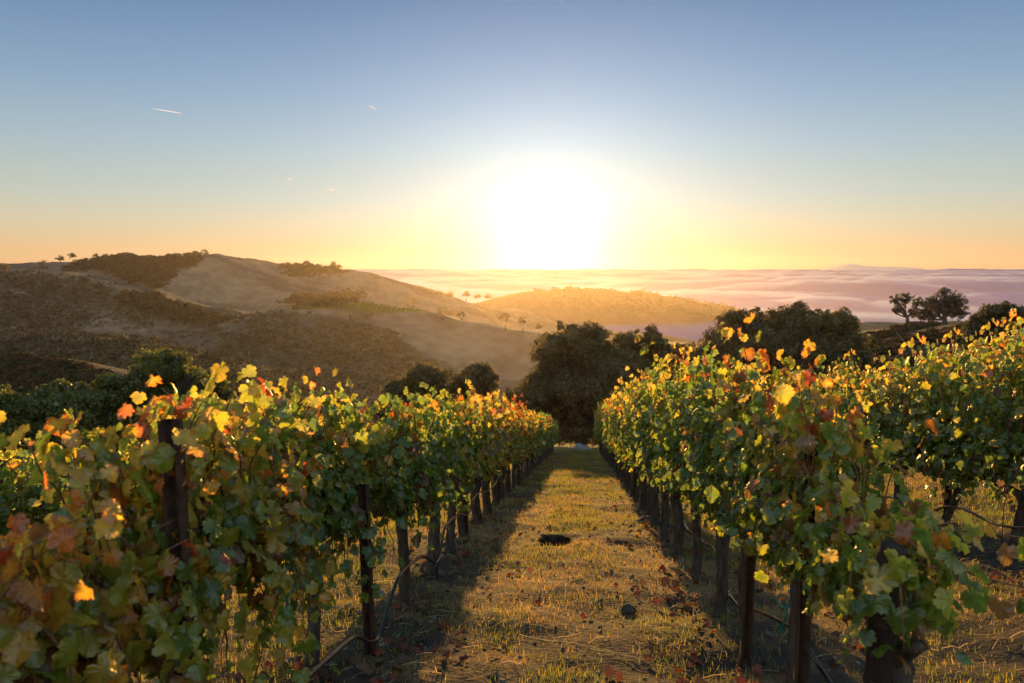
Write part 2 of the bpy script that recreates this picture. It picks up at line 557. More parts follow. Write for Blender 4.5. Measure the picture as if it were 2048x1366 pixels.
# the hill behind the vines and the near soil
du, dv = uv_of(gx, gy)
mid = (1 - smooth(110, 260, RR))[None] * np.ones_like(gx)
nn = fbm(gx * 0.9, gy * 0.9, 11, 4) + 0.5 * fbm(gx * 5, gy * 5, 12, 3)
soil = np.array([0.052, 0.038, 0.029])
straw = np.array([0.21, 0.135, 0.058])
ws = smooth(-0.25, 0.6, nn)[..., None] * 0.8
near = soil + (straw - soil) * ws
red = smooth(0.05, 0.5, fbm(gx / 6, gy / 6, 14, 3))[..., None] * (smooth(55, 90, RR)[None, :, None])
near = near * (1 - 0.6 * red) + np.array([0.13, 0.06, 0.04]) * 0.6 * red
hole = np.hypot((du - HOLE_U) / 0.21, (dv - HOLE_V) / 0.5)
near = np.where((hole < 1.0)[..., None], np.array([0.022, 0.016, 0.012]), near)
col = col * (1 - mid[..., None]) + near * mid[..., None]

na, nr = gx.shape
ia = np.arange(na)[:, None]
ir = np.arange(nr - 1)[None]
ib = (ia + 1) % na
Q = np.stack([ia * nr + ir, ib * nr + ir, ib * nr + ir + 1, ia * nr + ir + 1], -1).reshape(-1, 4)[:, ::-1]
V = np.stack([gx, gy, gz], -1).reshape(-1, 3)
ctr = len(V)
V = np.vstack([V, [[0, 0, float(ground_z(0.0, 0.0)[0])]]])
colv = np.vstack([col.reshape(-1, 3), [[0.15, 0.1, 0.06]]])
T = np.stack([np.full(na, ctr), ((np.arange(na) + 1) % na) * nr, np.arange(na) * nr], -1)[:, ::-1]
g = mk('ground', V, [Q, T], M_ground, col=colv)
tag(g, kind='structure')
del px, py, n1, n2, V, Q, nn

# ------------------------------------------------------------------ haze and fog
def box_mesh(name, lo, hi_, mat):
    x0, y0, z0 = lo
    x1, y1, z1 = hi_
    V = [(x0, y0, z0), (x1, y0, z0), (x1, y1, z0), (x0, y1, z0), (x0, y0, z1), (x1, y0, z1), (x1, y1, z1), (x0, y1, z1)]
    Q = [(0, 3, 2, 1), (4, 5, 6, 7), (0, 1, 5, 4), (1, 2, 6, 5), (2, 3, 7, 6), (3, 0, 4, 7)]
    return mk(name, V, np.array(Q), mat, smooth=False)

m, t = mat_new('haze_air')
pv = node(t, 'ShaderNodeVolumePrincipled', inp={'Color': (0.96, 0.78, 0.66, 1), 'Density': 3.0e-5, 'Anisotropy': 0.72})
o = node(t, 'ShaderNodeOutputMaterial')
t.links.new(pv.outputs[0], o.inputs['Volume'])
zlo = float(gz.min())
hz = box_mesh('haze', (-3800, -3700, zlo - 2), (3800, 3700, 52), m)
tag(hz, kind='stuff')
print('ground z', zlo, gz.max())

m, t = mat_new('fog_cloud')
pv = node(t, 'ShaderNodeVolumePrincipled', inp={'Color': (0.21, 0.32, 0.62, 1), 'Density': 0.008, 'Anisotropy': 0.38})
o = node(t, 'ShaderNodeOutputMaterial')
t.links.new(pv.outputs[0], o.inputs['Volume'])
M_fog = m
FOG_Z = -185.0

def fog_sheet(name, r0, r1, a0, a1, zf, na, step, skirt):
    a = np.radians(np.linspace(a0, a1, na))
    r = r0 * np.exp(np.arange(0, math.log(r1 / r0) + step, step))
    X, Y = np.sin(a)[:, None] * r, np.cos(a)[:, None] * r
    Z = zf(X, Y, np.broadcast_to(r, X.shape))
    n_, k = X.shape
    top = np.stack([X, Y, Z], -1).reshape(-1, 3)
    bot = np.stack([X, Y, np.minimum(Z - 5, FOG_Z - skirt)], -1).reshape(-1, 3)
    i, j = np.arange(n_ - 1)[:, None], np.arange(k - 1)[None]
    q = np.stack([i * k + j, i * k + j + 1, (i + 1) * k + j + 1, (i + 1) * k + j], -1).reshape(-1, 4)
    m_ = n_ * k
    def side(e):
        return np.stack([e[:-1], e[1:], e[1:] + m_, e[:-1] + m_], -1)
    e1, e2 = np.arange(k), (n_ - 1) * k + np.arange(k)
    e3, e4 = np.arange(n_) * k, np.arange(n_) * k + k - 1
    Q = np.vstack([q[:, ::-1], q + m_, side(e1), side(e2)[:, ::-1], side(e3)[:, ::-1], side(e4)])
    return mk(name, np.vstack([top, bot]), Q, M_fog)

def billow(x, y, seed, octv):
    v, a = 0, 0.5
    for k in range(octv):
        v = v + a * (1 - 2 * np.abs(vnoise(x * 2 ** k + 7.7 * k, y * 2 ** k + 3.1 * k, seed + k)) )
        a *= 0.52
    return -v

def zsea(X, Y, r):
    rise = smooth(4500, 40000, r)
    b = billow(X / 1700 + 0.5 * fbm(X / 900, Y / 900, 71, 3), Y / 1000, 41, 6)
    e = billow(X / 9000, Y / 5000, 47, 4)
    return FOG_Z + 165 * (b + 0.05) * (1 - 0.5 * rise) + 190 * (e + 0.15) * rise + 50 * rise

fs = fog_sheet('fog_sea', 3950, 90000, -75, 75, zsea, 900, 0.004, 160)
tag(fs, kind='stuff')
def zval(X, Y, r):
    return FOG_Z + 14 * fbm(X / 420, Y / 420, 51, 4) + 5 * fbm(X / 120, Y / 120, 53, 3)
fv = fog_sheet('valley_fog', 1500, 3560, -25, 60, zval, 500, 0.006, 75)
tag(fv, kind='stuff')

#MORE
# ------------------------------------------------------------------ vines
def leaf_template(level):
    """outline of a grape leaf: centre, a ring half way out and the toothed rim"""
    if level == 0:
        half = [(0.08, -0.16), (0.22, -0.27), (0.34, -0.20), (0.42, -0.22), (0.50, -0.08), (0.60, -0.05), (0.49, 0.08), (0.64, 0.13), (0.64, 0.20), (0.75, 0.27), (0.70, 0.36),
                (0.71, 0.45), (0.54, 0.49), (0.40, 0.52), (0.50, 0.64), (0.43, 0.70), (0.40, 0.80), (0.28, 0.82), (0.20, 0.93), (0.10, 0.95)]
    elif level == 1:
        half = [(0.26, -0.25), (0.52, -0.10), (0.50, 0.09), (0.74, 0.32), (0.43, 0.51), (0.44, 0.74), (0.18, 0.92)]
    else:
        half = [(0.45, -0.2), (0.70, 0.3), (0.40, 0.74)]
    out = [(0.0, -0.02)] + half + [(0.0, 1.03)] + [(-x, y) for x, y in half[::-1]]
    n = len(out)
    j = np.arange(n)
    j2 = (j + 1) % n
    if level == 0:
        c = np.array((0.0, 0.3))
        o = np.array(out)
        P = np.vstack([c[None], c + (o - c) * 0.58, o])
        T = np.vstack([np.stack([0 * j, 1 + j, 1 + j2], -1), np.stack([1 + j, 1 + n + j, 1 + n + j2], -1), np.stack([1 + j, 1 + n + j2, 1 + j2], -1)])
        rim = np.concatenate([[0], np.full(n, 0.4), np.ones(n)])
    else:
        P = np.array([(0.0, 0.32)] + out)
        T = np.stack([0 * j, 1 + j, 1 + j2], -1)
        rim = np.concatenate([[0], np.ones(n)])
    return P, T, rim

LEAF = [leaf_template(k) for k in range(3)]
C_GREEN = np.array([(0.060, 0.105, 0.012), (0.090, 0.135, 0.014), (0.072, 0.122, 0.020)])
C_LIME = np.array([(0.15, 0.18, 0.018), (0.21, 0.215, 0.02)])
C_YELL = np.array([(0.40, 0.27, 0.03), (0.33, 0.25, 0.03)])
C_ORAN = np.array([(0.38, 0.15, 0.015), (0.35, 0.10, 0.012), (0.28, 0.05, 0.012)])
C_BROW = np.array([(0.13, 0.060, 0.016), (0.18, 0.095, 0.026), (0.13, 0.048, 0.014)])
PALS = [C_GREEN, C_LIME, C_YELL, C_ORAN, C_BROW]

def leaf_cloud(P, Nn, Tt, size, c0, c1, level, rng):
    """one leaf blade per row of P"""
    L2, T, rim = LEAF[level]
    n, k = len(P), len(L2)
    Nn = Nn / np.linalg.norm(Nn, axis=1)[:, None]
    Tt = Tt - (Tt * Nn).sum(1)[:, None] * Nn
    Tt /= np.linalg.norm(Tt, axis=1)[:, None] + 1e-9
    Bb = np.cross(Tt, Nn)
    fold = rng.uniform(-0.1, 0.75, n)[:, None]
    curl = rng.uniform(-0.2, 0.75, n)[:, None]
    x = L2[None, :, 0] * rng.uniform(0.85, 1.15, n)[:, None]
    y = np.broadcast_to(L2[None, :, 1], (n, k))
    z = -fold * np.abs(x) ** 1.3 - curl * np.clip(y - 0.25, 0, 2) ** 2 + (0.05 + 0.09 * rng.uniform(size=(n, 1))) * np.sin(rng.choice([2, 3, 4, 5], (n, 1)) * np.arctan2(L2[None, :, 0], L2[None, :, 1] - 0.3) + rng.uniform(0, 6.3, (n, 1))) * rim + 0.034 * rng.normal(size=(n, k)) * (0.6 + 0.6 * rim)
    shrink = 1 - 0.18 * fold
    s = size[:, None, None]
    V = P[:, None] + s * ((x * shrink)[..., None] * Bb[:, None] + y[..., None] * Tt[:, None] + z[..., None] * Nn[:, None])
    F_ = (np.arange(n)[:, None, None] * k + T[None]).reshape(-1, 3)
    e = np.clip(rng.uniform(0, 1.1, n)[:, None] ** 1.4 * rim[None] ** 1.3 + 0.22 * rng.normal(size=(n, k)) * rim[None] ** 0.5, 0, 1)
    C = c0[:, None] * (1 - e[..., None]) + c1[:, None] * e[..., None]
    return V.reshape(-1, 3), F_, C.reshape(-1, 3)

def vine_shapes(seed, top, low, warm, level, dens=1.0, length=1.2, cord=0.78, wide=0.2, extra=()):
    """leaves, canes, trunk and cordon of one vine; x runs along the row, y across it"""
    rng = np.random.default_rng(seed)
    Pl, Dl, Fl, Bl, Hl = [], [], [], [], []
    canes = MB()
    shoots = []
    ns = int(round(27 * dens))
    for i in range(ns):
        x0 = (i + rng.uniform(0, 1)) / ns * length * 1.0 - length * 0.50
        ln = (top - cord) * rng.uniform(0.72, 1.14) * (1.06 - 0.28 * (2 * x0 / length) ** 2)
        if rng.uniform() < 0.12:
            ln *= 1.2
        shoots.append((x0, ln, 0, rng.uniform(-0.22, 0.22), rng.choice([-1, 1]) * rng.uniform(0.0, wide * 0.8)))
    for i in range(int(round(15 * dens))):
        shoots.append((rng.uniform(-0.55, 0.55) * length, (cord + 0.25 - low) * rng.uniform(0.6, 1.15), 1, rng.uniform(-0.2, 0.2), rng.choice([-1, 1]) * rng.uniform(0.12, wide)))
    for e in extra:
        shoots.append(e)
    for (x0, ln, kind, lx, ly) in shoots:
        n = max(4, int(abs(ln) / 0.05))
        t = np.linspace(0, 1, n)
        wob = np.cumsum(rng.normal(0, 0.012, (n, 2)), 0)
        if kind == 0:
            dr = np.clip(t - 0.78, 0, 1)
            pts = np.stack([x0 + lx * t + wob[:, 0], ly * np.sqrt(t) + wob[:, 1] + np.sign(ly) * dr * 0.5 * rng.uniform(0, 1), cord + ln * (t - 1.6 * dr ** 2 * rng.uniform(0, 2))], -1)
        elif kind == 1:
            pts = np.stack([x0 + lx * t + wob[:, 0], ly * np.sin(t * 1.7) + wob[:, 1], cord + 0.25 + 0.12 * np.sin(t * 3) - ln * t], -1)
        elif kind == 2:       # a loose cane that rises high and hooks over
            pts = np.stack([x0 + lx * np.sin(t * 2.6) + wob[:, 0] * 0.6, ly * t + wob[:, 1] * 0.6, cord + (top - cord) * 0.6 + ln * np.sin(np.clip(t * 1.9, 0, 2.1))], -1)
        else:                 # a cane reaching out sideways
            pts = np.stack([x0 + lx * t + wob[:, 0], ly * t + wob[:, 1], cord + 0.3 - 0.1 * t + ln * 0.2 * np.sin(t * 2.2)], -1)
        if level < 2:
            canes.tube(pts + np.array([0, 0, 1.0]) * (SLOPE * pts[:, :1]), np.linspace(0.0055, 0.002, n), 4 if level else 5)
        bias = rng.uniform()
        for k in range(1, n):
            f = t[k]
            for q in range(2 if rng.uniform() < 0.75 * (1.0 if kind < 2 else 0.7) else 1):
                th = rng.uniform(-0.9, 0.9) + (math.pi / 2 if rng.uniform() < 0.5 else -math.pi / 2)
                off = rng.uniform(0.03, 0.13)
                d = np.array([math.cos(th), math.sin(th), 0.0])
                p = pts[k] + d * off + np.array([0, 0, rng.uniform(-0.05, 0.05)])
                Pl.append(p)
                Dl.append(d)
                Bl.append(bias)
                Hl.append((p[2] - low) / max(top - low, 0.3))
                Fl.append(f)
    P = np.array(Pl)
    D = np.array(Dl)
    n = len(P)
    H = np.array(Hl)
    keep = np.ones(n, bool)
    if level == 2:
        keep = rng.uniform(size=n) < 0.62
    elif level == 1:
        keep = rng.uniform(size=n) < 0.9
    P, D, H, B, Fr = P[keep], D[keep], H[keep], np.array(Bl)[keep], np.array(Fl)[keep]
    n = len(P)
    Nn = D * 1.0 + rng.normal(0, 0.36, (n, 3)) + np.array([0, 0, 0.38])
    Tt = np.array([0, 0, -1.0]) + D * 0.5 + rng.normal(0, 0.32, (n, 3))
    size = (0.046 + 0.036 * rng.uniform(size=n) ** 1.2) * (1.0, 1.2, 1.65)[level] * (1.04 - 0.26 * Fr ** 2)
    P = P + np.array([0, 0, 1.0]) * (SLOPE * P[:, :1])
    # colour: turning leaves gather on some shoots and near the tips
    a = warm + 0.42 * (B - 0.5) + 0.30 * (H - 0.6) + rng.normal(0, 0.13, n)
    idx = np.digitize(a, [0.40, 0.58, 0.80, 1.0])
    idx = np.where((rng.uniform(size=n) < 0.05 + 0.10 * warm), 4, idx)
    idx = np.where((idx == 4) & (H > 0.8) & (rng.uniform(size=n) < 0.6), 3, idx)
    c0, c1 = np.empty((n, 3)), np.empty((n, 3))
    for i in range(5):
        m_ = idx == i
        c0[m_] = PALS[i][rng.integers(0, len(PALS[i]), m_.sum())]
        j = min(i + 1, 4)
        c1[m_] = PALS[j][rng.integers(0, len(PALS[j]), m_.sum())]
    c0 *= rng.uniform(0.75, 1.25, (n, 1))
    V, T, C = leaf_cloud(P, Nn, Tt, size, c0, c1, level, rng)
    tr = MB()
    lean = rng.uniform(-0.24, 0.1)
    ky = rng.uniform(-0.04, 0.04)
    tt = np.linspace(0, 1, 12)
    pts = np.stack([lean * tt + 0.035 * np.sin(tt * 6 + seed) * tt, ky * tt + 0.03 * np.sin(tt * 5 + 2 * seed) * tt, -0.06 + (cord + 0.04) * tt + 0 * tt], -1)
    rad = np.interp(tt, [0, 0.08, 0.2, 0.75, 0.92, 1], [0.080, 0.054, 0.044, 0.041, 0.055, 0.03]) * rng.uniform(0.8, 1.2)
    tr.tube(pts, rad, 10, 0.085, rng)
    co = MB()
    for s_ in (-1, 1):
        x = np.linspace(0, s_ * length * 0.5, 7)
        z = cord - 0.06 + 0.06 * np.sin(np.linspace(0, 1.5, 7)) + 0.012 * rng.normal(size=7)
        p = np.stack([pts[-1, 0] * np.linspace(1, 0, 7) + x, pts[-1, 1] * np.linspace(1, 0.3, 7) + 0.012 * rng.normal(size=7), z + SLOPE * x], -1)
        co.tube(p, np.linspace(0.034, 0.018, 7), 7, 0.12, rng)
    return (V, T, C), canes, tr, co

def vine_parts(name_seed, **kw):
    lf, canes, tr, co = vine_shapes(name_seed, **kw)
    d = {'trunk': tr.data('trunk', M_bark), 'cordon': co.data('cordon', M_bark),
         'foliage': mesh_data('foliage', lf[0], lf[1], M_vine, lf[2])}
    if canes.n:
        d['cane'] = canes.data('canes', M_cane)
    return d

ORD = ('first second third fourth fifth sixth seventh eighth ninth tenth eleventh twelfth thirteenth fourteenth fifteenth sixteenth seventeenth '
       'eighteenth nineteenth twentieth').split()
def ordinal(n):
    if n <= 20:
        return ORD[n - 1]
    tens = {2: 'twenty', 3: 'thirty', 4: 'forty'}[n // 10]
    return tens + '-' + ORD[n % 10 - 1] if n % 10 else {2: 'twentieth', 3: 'thirtieth', 4: 'fortieth'}[n // 10]

def warm_word(w):
    return ('dark green' if w < 0.2 else 'green and lime' if w < 0.32 else 'green and golden' if w < 0.45 else 'golden and orange' if w < 0.6 else 'russet and red')

def place_vine(parts, u, v, label, group, scale=1.0, zs=1.0, first=None):
    x, y = xy_of(u, v)
    r = empty('grapevine', (x, y, float(ground_z(x, y)[0])), RZ)
    r.scale = (1, scale, zs)
    tag(r, label, 'grapevine', group)
    for k, me in parts.items():
        obj(k, me, r)
    return r

U_ROWS = {'valley': -1.40, 'oak': 1.05, 'second': 3.68, 'third': 6.25, 'outer': -4.1}
ROW_TEXT = {'valley': 'valley-side path row', 'oak': 'oak-side path row', 'second': 'second uphill row', 'third': 'uppermost row', 'outer': 'lowest valley row'}
ROW_GROUP = {k: 'grapevines in the ' + t_ for k, t_ in ROW_TEXT.items()}
TOPS = {'valley': ([1, 2.0, 2.7, 3.3, 4.4, 6.4, 8.2, 13, 24, 38], [1.02, 1.10, 1.42, 1.47, 1.52, 1.56, 1.66, 1.70, 1.62, 1.5]),
        'oak': ([2, 2.6, 3.3, 3.8, 5.4, 10, 20, 38], [1.16, 1.28, 1.66, 1.80, 1.86, 1.98, 2.05, 2.1]),
        'second': ([4, 7, 20], [1.85, 1.85, 1.9]), 'third': ([8, 12, 30], [1.95, 1.95, 2.0]), 'outer': ([3, 40], [1.45, 1.6])}
WARM = {'valley': ([1, 2.2, 3.0, 4, 5.5, 7, 8.5, 10, 14, 20, 38], [0.58, 0.53, 0.38, 0.24, 0.2, 0.26, 0.4, 0.6, 0.62, 0.4, 0.36]),
        'oak': ([2.5, 3.6, 4.6, 6, 9, 14, 38], [0.34, 0.46, 0.38, 0.22, 0.26, 0.36, 0.36]),
        'second': ([4, 6.5, 8, 30], [0.40, 0.34, 0.28, 0.3]), 'third': ([8, 30], [0.3, 0.36]), 'outer': ([3, 40], [0.24, 0.4])}
ROWS_V = {'valley': [1.5, 2.55, 3.75, 5.1, 6.3, 7.5] + [8.65 + 1.11 * i for i in range(27)],
          'oak': [2.5, 3.45, 4.5] + [5.45 + 1.13 * i for i in range(30)],
          'second': [5.3 + 1.2 * i for i in range(17)], 'third': [8.6 + 1.2 * i for i in range(17)],
          'outer': [4.0 + 1.2 * i for i in range(27)]}
LOW = {'valley': 0.42, 'oak': 0.82, 'second': 0.62, 'third': 0.62, 'outer': 0.6}
PROTO = {}
def proto(row, level, wbin, k):
    key = (row in ('valley', 'outer'), level, wbin, k)
    if key not in PROTO:
        PROTO[key] = vine_parts(1000 + 37 * len(PROTO), top=1.8, low=0.74 if key[0] else 0.68, warm=wbin, level=level, dens=1.2 if level == 1 else 1.3)
    return PROTO[key]

rngv = np.random.default_rng(5)
for row, vs in ROWS_V.items():
    for i, v in enumerate(vs):
        u = U_ROWS[row] + ({2: -0.06, 3: 0.13, 4: 0.09, 5: 0.04}.get(i, 0.0) if row == 'valley' else -0.03 if row == 'oak' and i == 0 else 0.0)
        top = float(np.interp(v, *TOPS[row])) + rngv.uniform(-0.09, 0.11)
        wm = float(np.interp(v, *WARM[row]))
        dist = math.hypot(u, v)
        lab = '%s grapevine, %s from the near end of the %s' % (warm_word(wm), ordinal(i + 1), ROW_TEXT[row])
        if dist < 9.2 and row != 'outer':
            extra = []
            if row == 'valley' and i == 5:
                extra = [(0.1, 0.45, 2, 0.1, 0.1)]
            if row == 'valley' and i in (4, 7):
                extra = [(-0.2, 0.3, 2, 0.12, -0.1), (0.3, 0.28, 2, -0.1, 0.1)]
            if row == 'oak' and i == 0:
                extra = [(0.05, 0.3, 3, 0.1, -0.62), (-0.2, -0.25, 3, 0.05, -0.42), (0.45, 0.35, 2, 0.1, -0.05)]
            if row == 'oak' and i == 2:
                extra = [(0.2, 0.25, 2, 0.1, -0.1)]
            lo = LOW[row] + (0.30 if v > 7.5 else 0.20 if v > 5.4 else 0.14 if v > 4.0 else 0.0) * (row == 'valley')
            lo = lo - 0.06 * (row == 'oak' and i == 0) - 0.2 * (row == 'valley' and i < 2)
            first_oak = row == 'oak' and i == 0
            pr = vine_parts(100 + 53 * i + 7 * list(ROWS_V).index(row), top=top, low=lo, warm=wm, level=0 if dist < 7.5 else 1,
                            dens=0.8 if first_oak else 1.9 if row == 'valley' and i < 3 else 1.55 if dist < 5.5 else 1.3, wide=0.15 if first_oak else 0.21, extra=extra, length=0.62 if first_oak else 1.2)
            place_vine(pr, u, v, lab, ROW_GROUP[row])
        else:
            lv = 1 if dist < 20 else 2
            wb = min((0.22, 0.34, 0.46, 0.6), key=lambda q: abs(q - wm))
            pr = proto(row, lv, wb, int(rngv.integers(0, 2)))
            place_vine(pr, u, v, lab, ROW_GROUP[row], scale=float(rngv.choice([-1, 1]) * rngv.uniform(0.92, 1.15)), zs=(top + 0.02) / 1.8 * float(rngv.uniform(0.94, 1.06)))
print('vine protos', len(PROTO))

# the tall cane looping over the canopy of the oak-side row and the one on the valley side
# ------------------------------------------------------------------ posts, wires, hoses
CH = [(-0.028, -0.022), (0.028, -0.022), (0.028, 0.022), (0.020, 0.022), (0.014, -0.010), (-0.014, -0.010), (-0.020, 0.022), (-0.028, 0.022)]
pmb = MB()
pmb.prism(CH, -0.3, 1.48)
POST_ME = pmb.data('steel_post', M_rust, False)
cmb_ = MB()
for zc in (0.8, 1.1, 1.38):
    cmb_.tube([(-0.036, -0.02, zc), (-0.03, -0.03, zc + 0.01), (0.03, -0.03, zc - 0.005), (0.036, -0.015, zc)], 0.003, 5)
CLIP_ME = cmb_.data('wire_clip', M_wire)
POSTS = {'valley': [2.11, 4.1, 8.85, 12.6, 16.8, 21.2, 25.6, 30, 34.4, 38.2], 'oak': [3.2, 4.3, 9.1, 13.7, 18.2, 22.6, 27, 31.4, 35.8, 38.6],
         'second': [7.6, 12.1, 16.6, 21.1], 'third': [9.1, 13.6, 18.1, 22.6], 'outer': [8.2, 12.7, 17.2, 21.7, 26.2, 30.7]}
for row, vs in POSTS.items():
    for i, v in enumerate(vs):
        du_ = {('valley', 2.11): 0.18, ('valley', 4.1): 0.17, ('oak', 4.3): -0.06, ('oak', 3.2): -0.07}.get((row, v), 0.0)
        x, y = xy_of(U_ROWS[row] + du_, v)
        r = empty('trellis_post', (x, y, float(ground_z(x, y)[0])), RZ + math.pi / 2 + rngv.uniform(-0.15, 0.15))
        r.rotation_euler = (rngv.uniform(-0.02, 0.02), rngv.uniform(-0.02, 0.02), r.rotation_euler[2])
        zs = 0.95 if (row, v) == ('valley', 2.11) else 1.0
        zs = zs if zs < 1 else {'valley': 0.86, 'oak': 0.9}.get(row, 1.0)
        zs = 0.7 if (row, v) == ('valley', 4.1) else zs
        r.scale = (1, 1, zs)
        tag(r, 'rusty steel post, %s from the near end of the %s' % (ordinal(i + 1), ROW_TEXT[row]), 'post', 'steel trellis posts among the vines')
        obj('upright', POST_ME, r)
        obj('wire_clip', CLIP_ME, r)

# leaning wooden end post of the oak-side row
P0, P1 = at(1752, 1400, 2.42), at(1786, 1068, 2.38)
dv_ = (P1 - P0)
r0 = P0 + dv_ * (float(ground_z(P0[0], P0[1])[0]) - P0[2]) / dv_[2]
x, y, _ = r0
r = empty('end_post', r0)
tag(r, 'thick dark wooden end post leaning under the first vine beside the path', 'post')
e = MB()
rng = np.random.default_rng(3)
tl = np.linspace(-0.25, 1, 22)
top_ = (P1 - r0) * 0.97
e.tube(top_ * tl[:, None] + 0.004 * rng.normal(size=(22, 3)), np.linspace(0.041, 0.036, 22), 16, 0.015, rng)
e.build('post_shaft', M_wood, r)
for f in (0.60, 0.79):
    w_ = MB()
    th = np.linspace(0, 2 * math.pi * 3.2, 60)
    c_ = top_ * f
    ax = top_ / np.linalg.norm(top_)
    A = np.cross(ax, [0, 1, 0]); A /= np.linalg.norm(A)
    B = np.cross(ax, A)
    w_.tube(c_ + (np.cos(th)[:, None] * A + np.sin(th)[:, None] * B) * 0.0415 + ax * np.linspace(-0.014, 0.014, 60)[:, None], 0.002, 5)
    w_.build('wire_wrap', M_rust, r)

# trellis wires: one set per row
for row, vs in ROWS_V.items():
    u = U_ROWS[row]
    root = None
    for h, du_ in ((0.80, 0.0), (1.08, -0.04), (1.08, 0.04)):
        v = np.linspace(max(vs[0] - 1.0, POSTS[row][0] if row in ('oak', 'second', 'third', 'outer') else -0.5), vs[-1] + 0.6, 50)
        x, y = xy_of(u + du_, v)
        z = SLOPE * v * 0 + ground_z(x, y) + h
        z = np.convolve(np.pad(z, 3, mode='reflect', reflect_type='odd'), np.ones(7) / 7, mode='valid')
        b = MB()
        P = np.stack([x, y, z], -1)
        if root is None:
            root = empty('trellis_wire', P[0])
            tag(root, 'thin steel trellis wires strung through the leaves of the ' + ROW_TEXT[row], 'wire', 'trellis wires along the vine rows')
        b.tube(P - P[0] + (P[0] - np.array(root.location)), 0.0016, 4)
        b.build('wire_strand', M_wire, root)

def on_row(px, py, u):
    """the point of the row's upright plane seen at a photo pixel"""
    d = ray(np.array(px, float), np.array(py, float))
    k = u / (d[:, 0] * RPER[0] + d[:, 1] * RPER[1])
    return CAM + d * k[:, None]

def catmull(P, n=8):
    P = np.asarray(P, float)
    Q = np.vstack([2 * P[0] - P[1], P, 2 * P[-1] - P[-2]])
    out = []
    for i in range(1, len(Q) - 2):
        t_ = np.linspace(0, 1, n, endpoint=False)[:, None]
        a, b, c, d = Q[i - 1:i + 3]
        out.append(0.5 * (2 * b + (c - a) * t_ + (2 * a - 5 * b + 4 * c - d) * t_ ** 2 + (3 * b - a - 3 * c + d) * t_ ** 3))
    return np.vstack(out + [P[-1:]])

def hose(name, P, label, cat='hose', rad=0.0125, mat=None):
    root = empty(name, P[0])
    tag(root, label, cat, 'drip hoses along the vine rows')
    b = MB()
    b.tube(P - P[0], rad, 8)
    b.build('tube', mat or M_hose, root)
    return root

hl = [(560, 1420), (605, 1366), (640, 1332), (700, 1280), (716, 1274), (738, 1284), (755, 1278), (766, 1250), (784, 1190), (800, 1150), (828, 1122),
      (848, 1113), (862, 1121), (872, 1126), (880, 1106), (888, 1060), (898, 1044), (916, 1028), (928, 1029), (938, 1028), (946, 1000), (958, 985), (975, 982), (990, 968)]
Pn = on_row([a for a, b in hl], [b for a, b in hl], U_ROWS['valley'] + np.interp(np.arange(len(hl)), [0, 9, 17, len(hl) - 1], [0.22, 0.22, 0.10, 0.06]))
uu, v0 = uv_of(Pn[-1][0], Pn[-1][1])
vv = np.arange(v0 + 0.5, 38, 0.45)
zz = 0.42 + 0.07 * np.sin(vv * 4.9) + 0.03 * np.sin(vv * 2.3)
x, y = xy_of(U_ROWS['valley'] + 0.06, vv)
Pf = np.stack([x, y, ground_z(x, y) + zz], -1)
h = hose('drip_hose', catmull(np.vstack([Pn, Pf])), 'black drip hose looping along the trunks of the ' + ROW_TEXT['valley'])
em = MB()
q = on_row([872], [1126], U_ROWS['valley'] + 0.155)[0] - np.array(h.location)
em.tube([q, q + [0.0, 0, -0.04], q + [0.01, 0, -0.3]], [0.009, 0.008, 0.005], 6)
em.build('drip_emitter', M_hose, h)

hr = [(1345, 970), (1356, 1000), (1362, 1030), (1378, 1062), (1405, 1082), (1432, 1104), (1446, 1152), (1456, 1185), (1478, 1213), (1500, 1218), (1522, 1224), (1560, 1243), (1602, 1268), (1612, 1288), (1632, 1322), (1665, 1372), (1700, 1430)]
Pn = on_row([a for a, b in hr], [b for a, b in hr], U_ROWS['oak'] + 0.07)[::-1]
_, v0 = uv_of(Pn[-1][0], Pn[-1][1])
vv = np.arange(v0 + 0.7, 38, 0.45)
zz = 0.42 + 0.05 * np.sin(vv * 4.9) + 0.03 * np.sin(vv * 2.3)
x, y = xy_of(U_ROWS['oak'] + 0.07, vv)
hose('drip_hose', catmull(np.vstack([Pn, np.stack([x, y, ground_z(x, y) + zz], -1)])), 'black drip hose sagging behind the posts of the ' + ROW_TEXT['oak'])
for row in ('second', 'third', 'outer'):
    vv = np.arange(ROWS_V[row][0] - 1.0, ROWS_V[row][-1], 0.4)
    zz = 0.40 + 0.06 * np.sin(vv * 4.4 + 1) + 0.03 * np.sin(vv * 2.1)
    x, y = xy_of(U_ROWS[row] - 0.06, vv)
    hose('drip_hose', catmull(np.stack([x, y, ground_z(x, y) + zz], -1), 5), 'black drip hose hung low along the trunks of the ' + ROW_TEXT[row])

